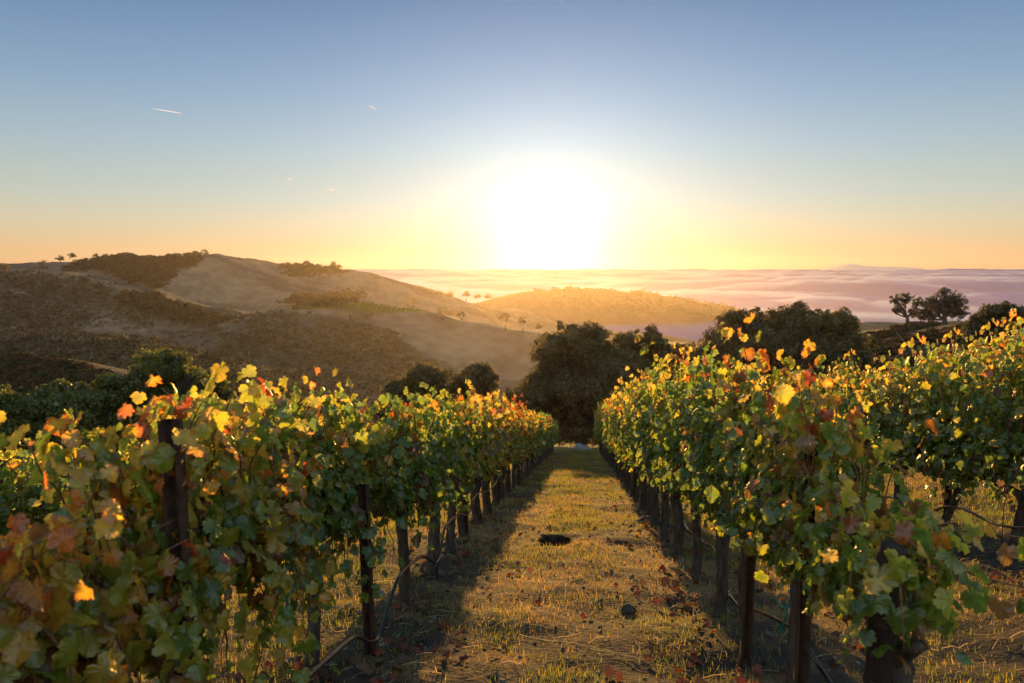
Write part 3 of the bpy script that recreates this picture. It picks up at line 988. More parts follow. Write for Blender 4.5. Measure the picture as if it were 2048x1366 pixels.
# thin training stakes beside the trunks of the oak-side row, strips of green tie tape
for i, (px_, py_, h_) in enumerate(((1482, 1100, 0.75), (1470, 985, 0.8), (1955, 1120, 0.7))):
    rowu = U_ROWS['oak'] if i < 2 else U_ROWS['second']
    vi = (5.62, 6.75, 6.75)[i]
    x, y = xy_of(rowu + 0.06, vi)
    b = MB()
    b.tube([(0, 0, -0.1), (0.005, 0, h_ * 0.5), (0, 0.004, h_ + 0.3)], 0.004, 6)
    o = b.build('training_stake', M_rust)
    o.location = (x, y, float(ground_z(x, y)[0]))
    tag(o, 'thin rusty training stake tied beside the %s grapevine of the %s' % (('third', 'fourth', 'second')[i], ROW_TEXT['oak' if i < 2 else 'second']), 'stake', 'thin training stakes')
for (row, vi, hgt, lab) in (('valley', 3.15, 0.62, 'green tie tape on the cordon of the third vine in the valley-side path row'),
                            ('second', 6.15, 0.62, 'long green tie tape dangling from the nearest vine of the second row'),
                            ('second', 5.75, 0.66, 'green tie tape knotted on the cordon of the second row'),
                            ('oak', 3.55, 0.60, 'green tie tape behind the steel post next to the leaning end post')):
    x, y = xy_of(U_ROWS[row] + (0.05 if row == 'valley' else -0.06), vi)
    b = MB()
    tt = np.linspace(0, 1, 8)
    wv = 0.007
    Pc = np.stack([0.02 * np.sin(tt * 5), 0.015 * np.cos(tt * 4), -0.16 * tt], -1)
    Vt = np.vstack([Pc + [wv, 0.002, 0], Pc - [wv, 0.002, 0]])
    j = np.arange(7)
    b.add(Vt, None, np.stack([j, j + 1, j + 9, j + 8], -1))
    b.tube([(0.03 * math.cos(a), 0.03 * math.sin(a), 0.02 * math.sin(a)) for a in np.linspace(0, 6.2, 14)], 0.004, 5)
    o = b.build('tie_tape', M_tape)
    o.location = (x, y, float(ground_z(x, y)[0]) + hgt)
    tag(o, lab, 'tape', 'green tie tapes')

# ------------------------------------------------------------------ trees
def rand_dirs(n, rng):
    d = rng.normal(size=(n, 3))
    return d / np.linalg.norm(d, axis=1)[:, None]

def leaf_quads(P, Nn, size, C, rng):
    n = len(P)
    a = rand_dirs(n, rng)
    A = np.cross(Nn, a)
    A /= np.linalg.norm(A, axis=1)[:, None] + 1e-9
    B = np.cross(Nn, A)
    B /= np.linalg.norm(B, axis=1)[:, None] + 1e-9
    s = size[:, None]
    el = rng.uniform(0.4, 0.7, (n, 1))
    V = np.stack([P - A * s, P + B * s * el + 0.15 * Nn * s, P + A * s, P - B * s * el - 0.1 * Nn * s], 1).reshape(-1, 3)
    Q = np.arange(4 * n).reshape(-1, 4)
    return V, Q, np.repeat(C, 4, 0)

def tree(name, label, lobes, dist, nleaf=9000, leaf=0.16, base=None, green=(0.105, 0.08, 0.026), seed=1, group=None, density=1.0, cat='tree', limbs=True, shell=0.5, trunk_r=None, clump=(0.28, 0.48), nclump=30, kind='crown'):
    rng = np.random.default_rng(seed)
    Lc = []
    for (px_, py_, rp) in lobes:
        R = rp * dist / F
        dd = dist + rng.uniform(-0.5, 0.5) * R
        Lc.append((at(px_, py_, dd), R))
    C0 = np.array([c for c, _ in Lc])
    Rs = np.array([r_ for _, r_ in Lc])
    if base is None:
        bx, by = (C0[:, :2] * Rs[:, None] ** 2).sum(0) / (Rs ** 2).sum()
    else:
        bx, by = at(base[0], base[1], dist)[:2]
    bz = float(ground_z(bx, by)[0])
    root = empty(name, (bx, by, bz))
    tag(root, label, cat, group)
    org = np.array([bx, by, bz])
    Ps, Ns, Cs, cc = [], [], [], []
    tot = (Rs ** 2).sum()
    for c, R in Lc:
        nc = max(5, int(nclump * (R / Rs.max()) ** 1.2))
        dirs = rand_dirs(nc, rng)
        dirs[:, 2] = dirs[:, 2] * 0.85 + 0.1
        rad = R * rng.uniform(0.45, 0.88, nc)
        cl = c + dirs * rad[:, None]
        crr = R * rng.uniform(clump[0], clump[1], nc)
        if nleaf > 5000:      # loose sprigs that break the outline
            ng = nc // 2 + 4
            dg = rand_dirs(ng, rng)
            dg[:, 2] = np.abs(dg[:, 2]) * 0.9 - 0.15
            cl = np.vstack([cl, c + dg * (R * rng.uniform(0.88, 1.16, ng))[:, None]])
            crr = np.concatenate([crr, R * rng.uniform(0.08, 0.19, ng)])
            nc += ng
        n_each = np.maximum((nleaf * (R ** 2 / tot) * crr ** 2 / (crr ** 2).sum()).astype(int), 3)
        for k in range(nc):
            n = n_each[k]
            d = rand_dirs(n, rng)
            rr = crr[k] * (shell + (1 - shell) * rng.uniform(size=n)) * rng.uniform(0.8, 1.15, n)
            P = cl[k] + d * rr[:, None] * np.array([1.1, 1.1, 0.85])
            tone = rng.uniform(0.7, 1.35)
            cl_ = np.array(green) * tone * (1 + 0.25 * rng.normal(size=(n, 1)))
            cl_ = cl_ + np.array([0.02, 0.012, 0.0]) * rng.uniform(size=(n, 1))
            Ps.append(P)
            Ns.append(d + 0.8 * rng.normal(size=(n, 3)))
            Cs.append(np.clip(cl_, 0.004, 1))
            cc.append((cl[k], crr[k]))
    P = np.vstack(Ps)
    Nn = np.vstack(Ns)
    Nn /= np.linalg.norm(Nn, axis=1)[:, None]
    C = np.vstack(Cs)
    gz_ = ground_z(P[:, 0], P[:, 1])
    k = P[:, 2] > gz_ + 0.05
    P, Nn, C = P[k], Nn[k], C[k]
    V, Q, Cq = leaf_quads(P - org, Nn, leaf * rng.uniform(0.6, 1.3, len(P)), C, rng)
    mk(kind, V, Q, M_oak, root, Cq, smooth=False)
    b = MB()
    hgt = (C0[:, 2] + Rs).max() - bz
    tr_ = trunk_r or hgt * 0.035
    fork = org + np.array([0, 0, hgt * 0.28])
    tt = np.linspace(0, 1, 6)[:, None]
    b.tube((org - [0, 0, 0.4]) * (1 - tt) + fork * tt - org + 0.02 * hgt * np.sin(tt * 3) * [1, 0.3, 0], tr_ * np.linspace(1.35, 0.85, 6), 9, 0.05, rng)
    if limbs:
        for c, R in Lc:
            mid_ = (fork + c) / 2 + rng.normal(size=3) * R * 0.2
            p = catmull(np.array([fork, mid_, c]), 5) - org
            b.tube(p, np.linspace(tr_ * 0.6, tr_ * 0.22, len(p)), 6, 0.05, rng)
            for (q_, qr) in cc:
                if np.linalg.norm(q_ - c) < R * 0.95 and (limbs is True and rng.uniform() < 0.5 or limbs == 'all'):
                    m_ = (c + q_) / 2 + rng.normal(size=3) * R * 0.1
                    p = catmull(np.array([c * 0.6 + mid_ * 0.4, m_, q_, q_ + rng.normal(size=3) * qr * 0.5]), 3) - org
                    b.tube(p, np.linspace(tr_ * 0.24, tr_ * 0.05, len(p)), 5)
    b.build('trunk', M_oakbark, root)
    return root

NEAR_G = 'dark evergreen oaks on the slope below the vines'
tree('oak_tree', 'tall broad dark oak rising in front of the sun behind the grass path', 
     [(1155, 682, 54), (1130, 725, 62), (1185, 725, 60), (1088, 805, 50), (1240, 790, 54), (1112, 700, 42), (1195, 690, 46), (1150, 760, 78), (1082, 770, 40), (1215, 770, 70), (1130, 835, 75), (1190, 840, 70)], 58, 95000, 0.12, seed=1, group=NEAR_G)
tree('oak_tree', 'dark oak with a ragged flat top joined to the tall oak behind the oak-side vines',
     [(1290, 690, 42), (1280, 728, 52), (1300, 805, 60), (1250, 705, 40), (1322, 712, 30), (1270, 770, 62), (1310, 790, 55), (1260, 840, 55)], 62, 55000, 0.125, seed=2, group=NEAR_G)
tree('oak_tree', 'low brownish oak filling the gap between the ragged oak and the wide oak clump', 
     [(1352, 715, 34), (1390, 715, 36), (1370, 760, 48), (1410, 770, 48), (1340, 790, 40)], 78, 20000, 0.14, seed=3, group=NEAR_G, green=(0.10, 0.08, 0.03))
tree('oak_tree', 'dark oak forming the sunward shoulder of the wide oak clump behind the vines',
     [(1458, 668, 44), (1500, 650, 38), (1440, 710, 45), (1510, 710, 62), (1460, 765, 55), (1540, 770, 55)], 72, 50000, 0.135, seed=4, group=NEAR_G)
tree('oak_tree', 'highest dark oak in the middle of the wide oak clump behind the vines',
     [(1600, 642, 40), (1560, 650, 36), (1640, 652, 36), (1590, 700, 62), (1560, 740, 55), (1640, 740, 55)], 74, 50000, 0.135, seed=5, group=NEAR_G)
tree('oak_tree', 'dark oak on the outer end of the wide oak clump, beside the brushy hillside',
     [(1678, 655, 34), (1710, 680, 30), (1660, 700, 50), (1705, 720, 34), (1680, 760, 48)], 76, 26000, 0.135, seed=6, group=NEAR_G)
tree('oak_tree', 'small dark oak peeping over the vine tops on the valley side of the path',
     [(848, 762, 40), (802, 785, 38), (888, 772, 36), (850, 820, 52), (792, 830, 44)], 56, 22000, 0.12, seed=7, group=NEAR_G)
tree('oak_tree', 'round-headed small oak just above the golden vines of the valley side',
     [(955, 757, 32), (928, 770, 28), (982, 768, 22), (950, 805, 36), (975, 825, 28)], 54, 17000, 0.12, seed=8, group=NEAR_G)
tree('oak_bush', 'brushy low oak bush at the foot of the tall oak, valley side',
     [(1030, 795, 26), (1062, 800, 30), (1010, 830, 30), (1050, 850, 40)], 56, 13000, 0.12, seed=9, group=NEAR_G)
BL = 'sunlit-edged oaks below the outermost vines'
for k, (lab, lob, dd, nl) in enumerate((
        ('tallest dome-shaped oak below the outermost vines, its top in the light', [(328, 738, 44), (288, 765, 42), (368, 765, 42), (330, 810, 60), (280, 830, 50), (380, 830, 50)], 46, 16000),
        ('small oak crown touching the tall dome-shaped one on its sunward side', [(425, 770, 28), (440, 790, 26), (410, 805, 40), (440, 840, 38)], 48, 8000),
        ('middle oak with a loose top between the dome-shaped oak and the scrubby knoll', [(232, 775, 32), (205, 795, 36), (255, 795, 30), (215, 840, 55), (250, 860, 45)], 45, 12000),
        ('wide dark oak under the scrubby knoll', [(128, 790, 34), (95, 805, 34), (160, 810, 32), (110, 850, 55), (160, 860, 50)], 44, 13000),
        ('darkest oak at the edge of the view under the scrubby knoll', [(10, 815, 40), (45, 825, 38), (-40, 815, 42), (20, 870, 55), (-50, 870, 55)], 43, 13000))):
    tree('oak_tree', lab, lob, dd, nl * 2, 0.10, seed=20 + k, group=BL, green=(0.095, 0.10, 0.02))
tree('oak_tree', 'small open-branched oak on the knoll, trunk clear of the grass', [(1790, 600, 13), (1812, 598, 14), (1835, 606, 13), (1800, 618, 13), (1828, 625, 14), (1788, 624, 9)], 140, 3400, 0.13,
     base=(1813, 660), seed=31, group='pair of bare oaks on the knoll', limbs='all', trunk_r=0.28, green=(0.085, 0.075, 0.05), clump=(0.16, 0.28), nclump=26)
tree('oak_tree', 'larger spreading oak on the knoll with rounded open crown', [(1893, 592, 18), (1870, 604, 17), (1915, 604, 17), (1880, 622, 18), (1918, 628, 18), (1898, 615, 20), (1858, 630, 12)], 138, 6200, 0.13,
     base=(1888, 655), seed=32, group='pair of bare oaks on the knoll', limbs='all', trunk_r=0.4, green=(0.085, 0.075, 0.05), clump=(0.16, 0.28), nclump=26)
tree('oak_tree', 'dense low oak between the pair on the knoll', [(1856, 618, 14), (1848, 630, 13), (1866, 634, 12)], 142, 1500, 0.17, base=(1857, 650), seed=33, green=(0.035, 0.03, 0.02))
tree('oak_tree', 'dark low-crowned oak above the uppermost vine row, at the edge of the view', [(2000, 632, 26), (1965, 650, 24), (2040, 638, 28), (2010, 668, 36), (1955, 672, 24), (2060, 668, 34)], 88, 26000, 0.14, seed=34, green=(0.06, 0.058, 0.028))

# trees one can tell apart on the hills
HT = [('round dark oak standing alone on the vineyard knoll', 824, 603, 15, 840), ('bushy oak clump on the slope below the lone round oak', 886, 622, 20, 830), ('small round oak next to the bushy clump on the slope', 922, 627, 9, 815),
      ('dark scrub oak on the near brow of the vineyard knoll', 700, 620, 24, 800), ('small oak beside the dark scrub oak of the vineyard knoll', 735, 628, 12, 790),
      ('lone oak on the skyline with open crown', 145, 510, 8, 1690), ('small oak on the skyline next to the lone one', 120, 516, 7, 1690), ('rounded oak at the start of the skyline wood', 192, 510, 6, 1690),
      ('flat-topped spreading oak at the end of the skyline wood', 408, 505, 9, 1590), ('second flat-topped oak close to the skyline spur', 396, 508, 8, 1590), ('last round oak on the falling skyline', 667, 527, 7, 1780),
      ('low oak on the grassy shoulder', 85, 528, 12, 1300), ('dark oak on the shoulder crest at the edge of the view', 8, 533, 10, 1050),
      ('first oak of the row on the low saddle', 880, 587, 8, 1950), ('second oak of the row on the low saddle', 900, 588, 7, 1960), ('third oak of the row on the low saddle', 932, 588, 9, 2000),
      ('fourth oak of the row on the low saddle', 955, 592, 7, 2050), ('end oak of the row on the low saddle', 978, 592, 9, 2100),
      ('pale oak in the glow on the slope', 1010, 634, 13, 770), ('lower oak in the glow on the slope', 1045, 640, 11, 765), ('small oak in the glow at the foot of the slope', 1078, 652, 9, 755)]
for k, (lab, px_, py_, rp, dd) in enumerate(HT):
    P, ok, r = hit(np.array([px_, px_], float), np.array([py_ + rp * 0.9, py_ + rp * 0.9], float), 400)
    d_ = float(r[0]) if ok[0] and abs(r[0] - dd) < 500 else dd
    tree('oak_tree', lab, [(px_, py_, rp * 0.75), (px_ - rp * 0.5, py_ + rp * 0.3, rp * 0.6), (px_ + rp * 0.5, py_ + rp * 0.25, rp * 0.6)], d_, 420, 0.55 * d_ / 900 + 0.2, seed=60 + k, group='single oaks on the far hills', limbs=False, nclump=8)

# ------------------------------------------------------------------ scrub and woods on the hills
def scatter(polys, n, rng):
    xs, ys = [], []
    for poly, wgt in polys:
        p = np.array(poly, float)
        lo, hi_ = p.min(0), p.max(0)
        q = rng.uniform(lo, hi_, (int(n * wgt * 2.2), 2))
        k = inpoly(q[:, 0], q[:, 1], poly)
        q = q[k][:int(n * wgt)]
        xs.append(q[:, 0]); ys.append(q[:, 1])
    return np.concatenate(xs), np.concatenate(ys)

def shrubs(name, label_kind, P, R, nq, greens, rng, hgt=0.9, leafk=0.42):
    n = len(P)
    d = rand_dirs(n * nq, rng).reshape(n, nq, 3)
    d[..., 2] = np.abs(d[..., 2]) * 0.95 - 0.1
    q = P[:, None] + d * R[:, None, None] * np.array([1, 1, hgt]) * rng.uniform(0.7, 1.12, (n, nq, 1))
    Nn = d + 0.55 * rng.normal(size=d.shape)
    Nn /= np.linalg.norm(Nn, axis=2)[..., None]
    g_ = np.asarray(greens)
    base_ = g_[rng.integers(0, len(g_), n)] * rng.uniform(0.7, 1.3, (n, 1))
    C = np.clip(base_[:, None] * (1 + 0.2 * rng.normal(size=(n, nq, 1))), 0.004, 1)
    sz = (R[:, None] * leafk * rng.uniform(0.6, 1.2, (n, nq))).ravel()
    V, Q, Cq = leaf_quads(q.reshape(-1, 3), Nn.reshape(-1, 3), sz, C.reshape(-1, 3), rng)
    o = mk(name, V, Q, M_scrub, None, Cq, smooth=False)
    tag(o, kind='stuff')
    return o

rng = np.random.default_rng(77)
SCR = [((0, 545), (170, 552), (330, 600), (440, 632), (560, 625), (760, 660), (860, 720), (960, 775), (960, 840), (0, 840))]
sx, sy = scatter([(SCR[0], 1.0)], 17000, rng)
P, ok, r = hit(sx, sy, 200)
nz_ = fbm(P[:, 0] / 70, P[:, 1] / 70, 91, 4)
ok &= (nz_ > -0.3 + 0.15 * rng.normal(size=len(r))) & (r < 2300)
for poly in GRASS_POLYS:
    jx = 34 * fbm(P[:, 0] / 60, P[:, 1] / 60, 93, 3)
    ok &= ~(inpoly(sx + jx, sy + 0.5 * jx, poly) & (rng.uniform(size=len(sx)) > 0.09))
P, r = P[ok], r[ok]
R = (0.7 + 2.1 * rng.uniform(size=len(P)) ** 2.5) * (0.7 + 0.0007 * r)
P[:, :2] += rng.normal(0, 1, (len(P), 2)) * r[:, None] * 0.006
P[:, 2] = ground_z(P[:, 0], P[:, 1])
big = rng.uniform(size=len(P)) < 0.022
R = np.where(big, R * 0 + rng.uniform(2.5, 5.0, len(P)) * np.minimum(0.5 + r / 1200, 1.2), R)
P[:, 2] += np.where(big, R * 0.35, 0)
shrubs('hillside_scrub', None, P, R, 18, [(0.075, 0.066, 0.036), (0.095, 0.08, 0.045), (0.11, 0.09, 0.052), (0.068, 0.06, 0.034), (0.125, 0.105, 0.065)], rng)
# woods: skyline wood, ravine wood, hill in the glow
WOODS = [(((195, 506), (260, 503), (330, 505), (395, 500), (400, 520), (350, 540), (315, 575), (240, 552), (190, 535), (130, 540), (160, 520)), 0.42),
         (((570, 522), (655, 524), (690, 533), (680, 548), (590, 552), (560, 535)), 0.08),
         (((640, 590), (700, 578), (735, 590), (700, 606), (640, 610), (560, 606), (590, 590)), 0.07),
         (((270, 585), (310, 590), (420, 630), (480, 640), (380, 645), (290, 625), (240, 600)), 0.10),
         (((1050, 575), (1130, 568), (1240, 574), (1330, 580), (1470, 614), (1440, 632), (1240, 622), (1100, 610), (1020, 606)), 0.30)]
sx, sy = scatter(WOODS, 4200, rng)
sx = sx + rng.normal(0, 6, len(sx))
sy = sy + np.abs(rng.normal(0, 4, len(sy)))
P, ok, r = hit(sx, sy, 500)
P, r = P[ok], r[ok]
P = P.copy()
R = rng.uniform(2.6, 6.2, len(P)) * (0.6 + 0.00025 * r)
P[:, 2] += R * 0.45
shrubs('hill_woods', None, P, R, 44, [(0.034, 0.034, 0.02), (0.042, 0.04, 0.023), (0.052, 0.045, 0.027)], rng, 0.9, 0.3)
# brush on the near knoll and round the two bare oaks
KN = [(((-20, 722), (60, 712), (140, 728), (215, 750), (200, 800), (0, 800)), 0.45),
      (((1700, 680), (1740, 664), (1800, 655), (1930, 650), (2048, 650), (2048, 700), (1700, 760)), 0.55)]
sx, sy = scatter(KN, 2400, rng)
P, ok, r = hit(sx, sy, 60)
ok &= (r < 260) & (fbm(P[:, 0] / 9, P[:, 1] / 9, 95, 3) > np.where(P[:, 0] < 0, -0.6, -0.08))
P, r = P[ok], r[ok]
print('knoll', len(P), (P[:, 0] < 0).sum())
R = rng.uniform(0.4, 1.3, len(P))
shrubs('knoll_brush', None, P, R, 90, [(0.07, 0.045, 0.025), (0.10, 0.055, 0.032), (0.05, 0.045, 0.022), (0.035, 0.038, 0.018)], rng, 0.8, 0.3)
# leafy undergrowth at the foot of the big trees
sx, sy = scatter([(((1000, 855), (1100, 845), (1230, 850), (1420, 800), (1700, 770), (1700, 830), (1230, 885), (1010, 890)), 0.6), (((760, 800), (1010, 800), (1010, 870), (760, 870)), 0.2), (((0, 860), (460, 840), (460, 900), (0, 930)), 0.2)], 420, rng)
P, ok, r = hit(sx, sy, 40)
ok &= r < 110
P = P[ok]
shrubs('undergrowth', None, P, rng.uniform(0.4, 1.1, len(P)), 90, [(0.05, 0.04, 0.02), (0.035, 0.036, 0.016), (0.09, 0.065, 0.035)], rng, 0.9, 0.16)
# rows of the far vineyard on the knoll
sx, sy = scatter([(VINEYARD_POLY, 1.0)], 1500, rng)
P, ok, r = hit(sx, sy, 600)
ok &= (r < 1000)
P = P[ok]
P[:, 0] = np.round(P[:, 0] / 5.0) * 5.0
P[:, 2] = ground_z(P[:, 0], P[:, 1])
v_ = shrubs('vineyard_foliage', None, P, rng.uniform(0.9, 1.4, len(P)), 10, [(0.15, 0.15, 0.02), (0.22, 0.18, 0.03), (0.10, 0.12, 0.02)], rng)

# ------------------------------------------------------------------ grass, litter, stones
rng = np.random.default_rng(11)
def blades(n_, u0, u1, v0, v1, hmin, hmax, wid, palette, keepf, lean=0.5, rng=rng):
    u = rng.uniform(u0, u1, n_)
    v = v0 * (v1 / v0) ** rng.uniform(0, 1, n_)
    x, y = xy_of(u, v)
    nz_ = fbm(x * 0.9, y * 0.9, 11, 4) + 0.5 * fbm(x * 5, y * 5, 12, 3)
    k = rng.uniform(size=n_) < keepf(u, v, nz_)
    hd = np.hypot((u - HOLE_U) / 0.21, (v - HOLE_V) / 0.5)
    k &= hd > 1.05
    px_, py_ = project(np.stack([x, y, SLOPE * v], -1))
    k &= (px_ > -80) & (px_ < 2130) & (py_ < 1500)
    x, y, v, u = x[k], y[k], v[k], u[k]
    n = len(x)
    z = ground_z(x, y)
    sc = 1 + 0.05 * np.maximum(v - 5, 0)
    h = rng.uniform(hmin, hmax, n) * np.minimum(sc, 1.5)
    w_ = wid * rng.uniform(0.6, 1.4, n) * sc
    th = rng.uniform(0, 2 * math.pi, n)
    ph = rng.uniform(0, 2 * math.pi, n)
    ln = np.abs(rng.normal(0, lean, n))
    D = np.stack([np.cos(th), np.sin(th)], -1)
    Wd = np.stack([np.cos(ph), np.sin(ph)], -1) * w_[:, None] / 2
    B = np.stack([x, y, z - 0.01], -1)
    def lvl(f, bend):
        q = B.copy()
        q[:, :2] += D * (h * np.sin(ln) * bend)[:, None]
        q[:, 2] += h * np.cos(ln) * f
        return q
    m_ = lvl(0.55, 0.4)
    t_ = lvl(1.0, 1.0)
    W3 = np.column_stack([Wd, np.zeros(n)])
    V = np.stack([B - W3, B + W3, m_ - W3 * 0.8, m_ + W3 * 0.8, t_], 1).reshape(-1, 3)
    i = np.arange(n)[:, None] * 5
    Q = i + np.array([[0, 1, 3, 2]])
    T = i + np.array([[2, 3, 4]])
    pal = np.asarray(palette)
    c = pal[rng.integers(0, len(pal), n)] * rng.uniform(0.7, 1.3, (n, 1))
    return V, [Q, T], np.repeat(c, 5, 0)

def rowshade(u):     # bare strip under each row
    s = np.zeros_like(u)
    for uu_ in U_ROWS.values():
        s = np.maximum(s, np.exp(-((u - uu_) / 0.38) ** 2))
    return s

def track(u):
    return 1 - 0.5 * np.exp(-((u + 0.72) / 0.2) ** 2) - 0.5 * np.exp(-((u - 0.42) / 0.2) ** 2)

def kdry(u, v, nz_):
    return np.clip(0.34 + 1.9 * nz_ + 0.02 * (v - 8), 0.05, 1.0) * (1 - 0.3 * rowshade(u)) * track(u)
def kgreen(u, v, nz_):
    g_ = fbm(u * 1.3 + 40, v * 0.8, 19, 4)
    return np.clip(0.38 + 2.2 * g_ + 0.05 * (v - 6), 0.06, 1.0) * (1 - 0.7 * rowshade(u)) * track(u)
V1, F1, C1 = blades(620000, -6.5, 9.5, 1.6, 52, 0.02, 0.075, 0.0038, [(0.44, 0.25, 0.055), (0.36, 0.20, 0.05), (0.50, 0.31, 0.09), (0.27, 0.15, 0.045)], kdry, 1.3)
o = mk('dry_grass', V1, F1, M_grass, None, C1)
tag(o, kind='stuff')
V1, F1, C1 = blades(560000, -6.5, 9.5, 1.6, 44, 0.02, 0.07, 0.0040, [(0.16, 0.19, 0.02), (0.24, 0.23, 0.025), (0.12, 0.15, 0.02), (0.32, 0.25, 0.03)], kgreen, 0.35)
o = mk('green_grass', V1, F1, M_grass, None, C1)
tag(o, kind='stuff')

# cut straw lying flat
def lying(n, rng, lmin, lmax):
    v = 1.8 * (22 / 1.8) ** rng.uniform(0, 1, n)
    u = rng.uniform(-4, 6, n)
    x, y = xy_of(u, v)
    hd = np.hypot((u - HOLE_U) / 0.21, (v - HOLE_V) / 0.5)
    k = (hd > 1.2)
    x, y = x[k], y[k]
    n = len(x)
    l = rng.uniform(lmin, lmax, n)
    th = rng.uniform(0, math.pi, n)
    d = np.stack([np.cos(th), np.sin(th)], -1) * l[:, None] / 2
    z0, z1, zm = ground_z(x - d[:, 0], y - d[:, 1]), ground_z(x + d[:, 0], y + d[:, 1]), ground_z(x, y)
    up = rng.uniform(0.004, 0.03, (3, n))
    w = np.stack([-np.sin(th), np.cos(th)], -1) * 0.0014
    A = np.stack([x - d[:, 0], y - d[:, 1], z0 + up[0]], -1)
    M_ = np.stack([x, y, zm + up[1] + 0.006], -1)
    B = np.stack([x + d[:, 0], y + d[:, 1], z1 + up[2]], -1)
    W3 = np.column_stack([w, np.full(n, 0.0012)])
    V = np.stack([A - W3, A + W3, M_ - W3, M_ + W3, B - W3, B + W3], 1).reshape(-1, 3)
    i = np.arange(n)[:, None] * 6
    Q = np.vstack([i + np.array([[0, 1, 3, 2]]), i + np.array([[2, 3, 5, 4]])])
    c = np.array([(0.42, 0.28, 0.13)]) * rng.uniform(0.6, 1.3, (n, 1))
    return V, Q, np.repeat(c, 6, 0)
V1, Q1, C1 = lying(5000, rng, 0.04, 0.18)
o = mk('straw_litter', V1, Q1, M_grass, None, C1)
tag(o, kind='stuff')

# fallen vine leaves, most of them under the rows
n = 5200
rowu = np.array(list(U_ROWS.values()))[rng.choice(5, n, p=[0.32, 0.36, 0.14, 0.08, 0.10])]
u = np.where(rng.uniform(size=n) < 0.72, rowu + rng.normal(0, 0.32, n) + 0.15, rng.uniform(-4, 6, n))
v = 1.8 * (34 / 1.8) ** rng.uniform(0, 1, n)
clus = fbm(u * 1.4, v * 1.2, 61, 3)
k = rng.uniform(size=n) < np.clip(0.35 + 1.6 * clus, 0.05, 1)
k &= np.hypot((u - HOLE_U) / 0.21, (v - HOLE_V) / 0.5) > 1.2
u, v = u[k], v[k]
n = len(u)
x, y = xy_of(u, v)
P = np.stack([x, y, ground_z(x, y) + rng.uniform(0.012, 0.05, n)], -1)
pal = np.array([(0.20, 0.05, 0.02), (0.13, 0.045, 0.022), (0.26, 0.055, 0.02), (0.10, 0.05, 0.028), (0.16, 0.08, 0.035)])
c0 = pal[rng.integers(0, 5, n)] * rng.uniform(0.7, 1.2, (n, 1))
Nn = np.array([0, 0, 1.0]) + rng.normal(0, 0.45, (n, 3))
V1, T1, C1 = leaf_cloud(P, Nn, rng.normal(size=(n, 3)), rng.uniform(0.035, 0.07, n), c0, c0 * 0.6, 1, rng)
o = mk('fallen_leaves', V1, T1, M_litter, None, C1)
tag(o, kind='stuff')

def rock_shape(rng, sub=2):
    import bmesh
    bm = bmesh.new()
    bmesh.ops.create_icosphere(bm, subdivisions=sub, radius=1.0)
    V = np.array([v_.co[:] for v_ in bm.verts])
    T = np.array([[v_.index for v_ in f.verts] for f in bm.faces])
    bm.free()
    s = rng.uniform(0, 50)
    d = 1 + 0.28 * vnoise(V[:, 0] * 1.6 + s, V[:, 1] * 1.6 + V[:, 2] * 1.3, 3) + 0.10 * vnoise(V[:, 0] * 4 + s, V[:, 2] * 4 + V[:, 1] * 3, 5)
    V = V * d[:, None]
    for _ in range(5):      # flat broken faces
        n_ = rand_dirs(1, rng)[0]
        h_ = rng.uniform(0.6, 0.85)
        q = V @ n_
        V = V - np.maximum(q - h_, 0)[:, None] * n_
    return V, T

# small stones: gravel
vs, ts, cs, cnt = [], [], [], 0
protos = [rock_shape(rng, 1) for _ in range(8)]
n = 11000
u = np.where(rng.uniform(size=n) < 0.55, np.array(list(U_ROWS.values()))[rng.integers(0, 4, n)] + rng.normal(0.15, 0.4, n), rng.uniform(-3.5, 6, n))
v = 1.8 * (26 / 1.8) ** rng.uniform(0, 1, n)
x, y = xy_of(u, v)
z = ground_z(x, y)
s_ = 0.004 + 0.02 * rng.uniform(size=n) ** 5
for i in range(n):
    Vp, Tp = protos[i % 8]
    vs.append(Vp * s_[i] * [1, 1, 0.7] @ np.array(Matrix.Rotation(rng.uniform(0, 6.28), 3, 'Z')) + [x[i], y[i], z[i] + s_[i] * 0.3])
    ts.append(Tp + cnt)
    cs.append(np.repeat([np.array((0.20, 0.17, 0.14)) * rng.uniform(0.2, 1.0) ** 1.3], len(Vp), 0))
    cnt += len(Vp)
M_grav = mat_rough('gravel_stone', None, None, 40, 0.9, 0.2, attr=True)
o = mk('gravel', np.vstack(vs), np.vstack(ts), M_grav, None, np.vstack(cs), smooth=False)
tag(o, kind='stuff')

def rock(name, label, px_, py_, dist, size, mat, squash=0.65, cat='rock', group=None, seed=0):
    r_ = np.random.default_rng(seed)
    V_, T_ = rock_shape(r_, 3)
    p = at(px_, py_, dist)
    zg = float(ground_z(p[0], p[1])[0])
    o = mk(name, V_ * size * np.array([1.15, 0.95, squash]), T_, mat)
    o.location = (p[0], p[1], zg + size * squash * 0.35)
    tag(o, label, cat, group)
    return o
def gd(py_):     # distance of the path surface seen at a photo row
    return 1.42 * F / (py_ - 851)
rock('rock', 'pale rounded boulder lying past the far end of the grass path', 1163, 899, 41, 0.42, M_stone, 0.75, seed=1)
rock('soil_clod', 'dark round clod of earth in the grass on the oak side of the path', 1258, 1226, gd(1234), 0.062, M_clod, 0.7, 'clod', seed=2)
rock('soil_clod', 'low dark heap of crumbly earth by the oak-side trunks', 1300, 1045, gd(1050), 0.17, M_clod, 0.45, 'clod', seed=9)
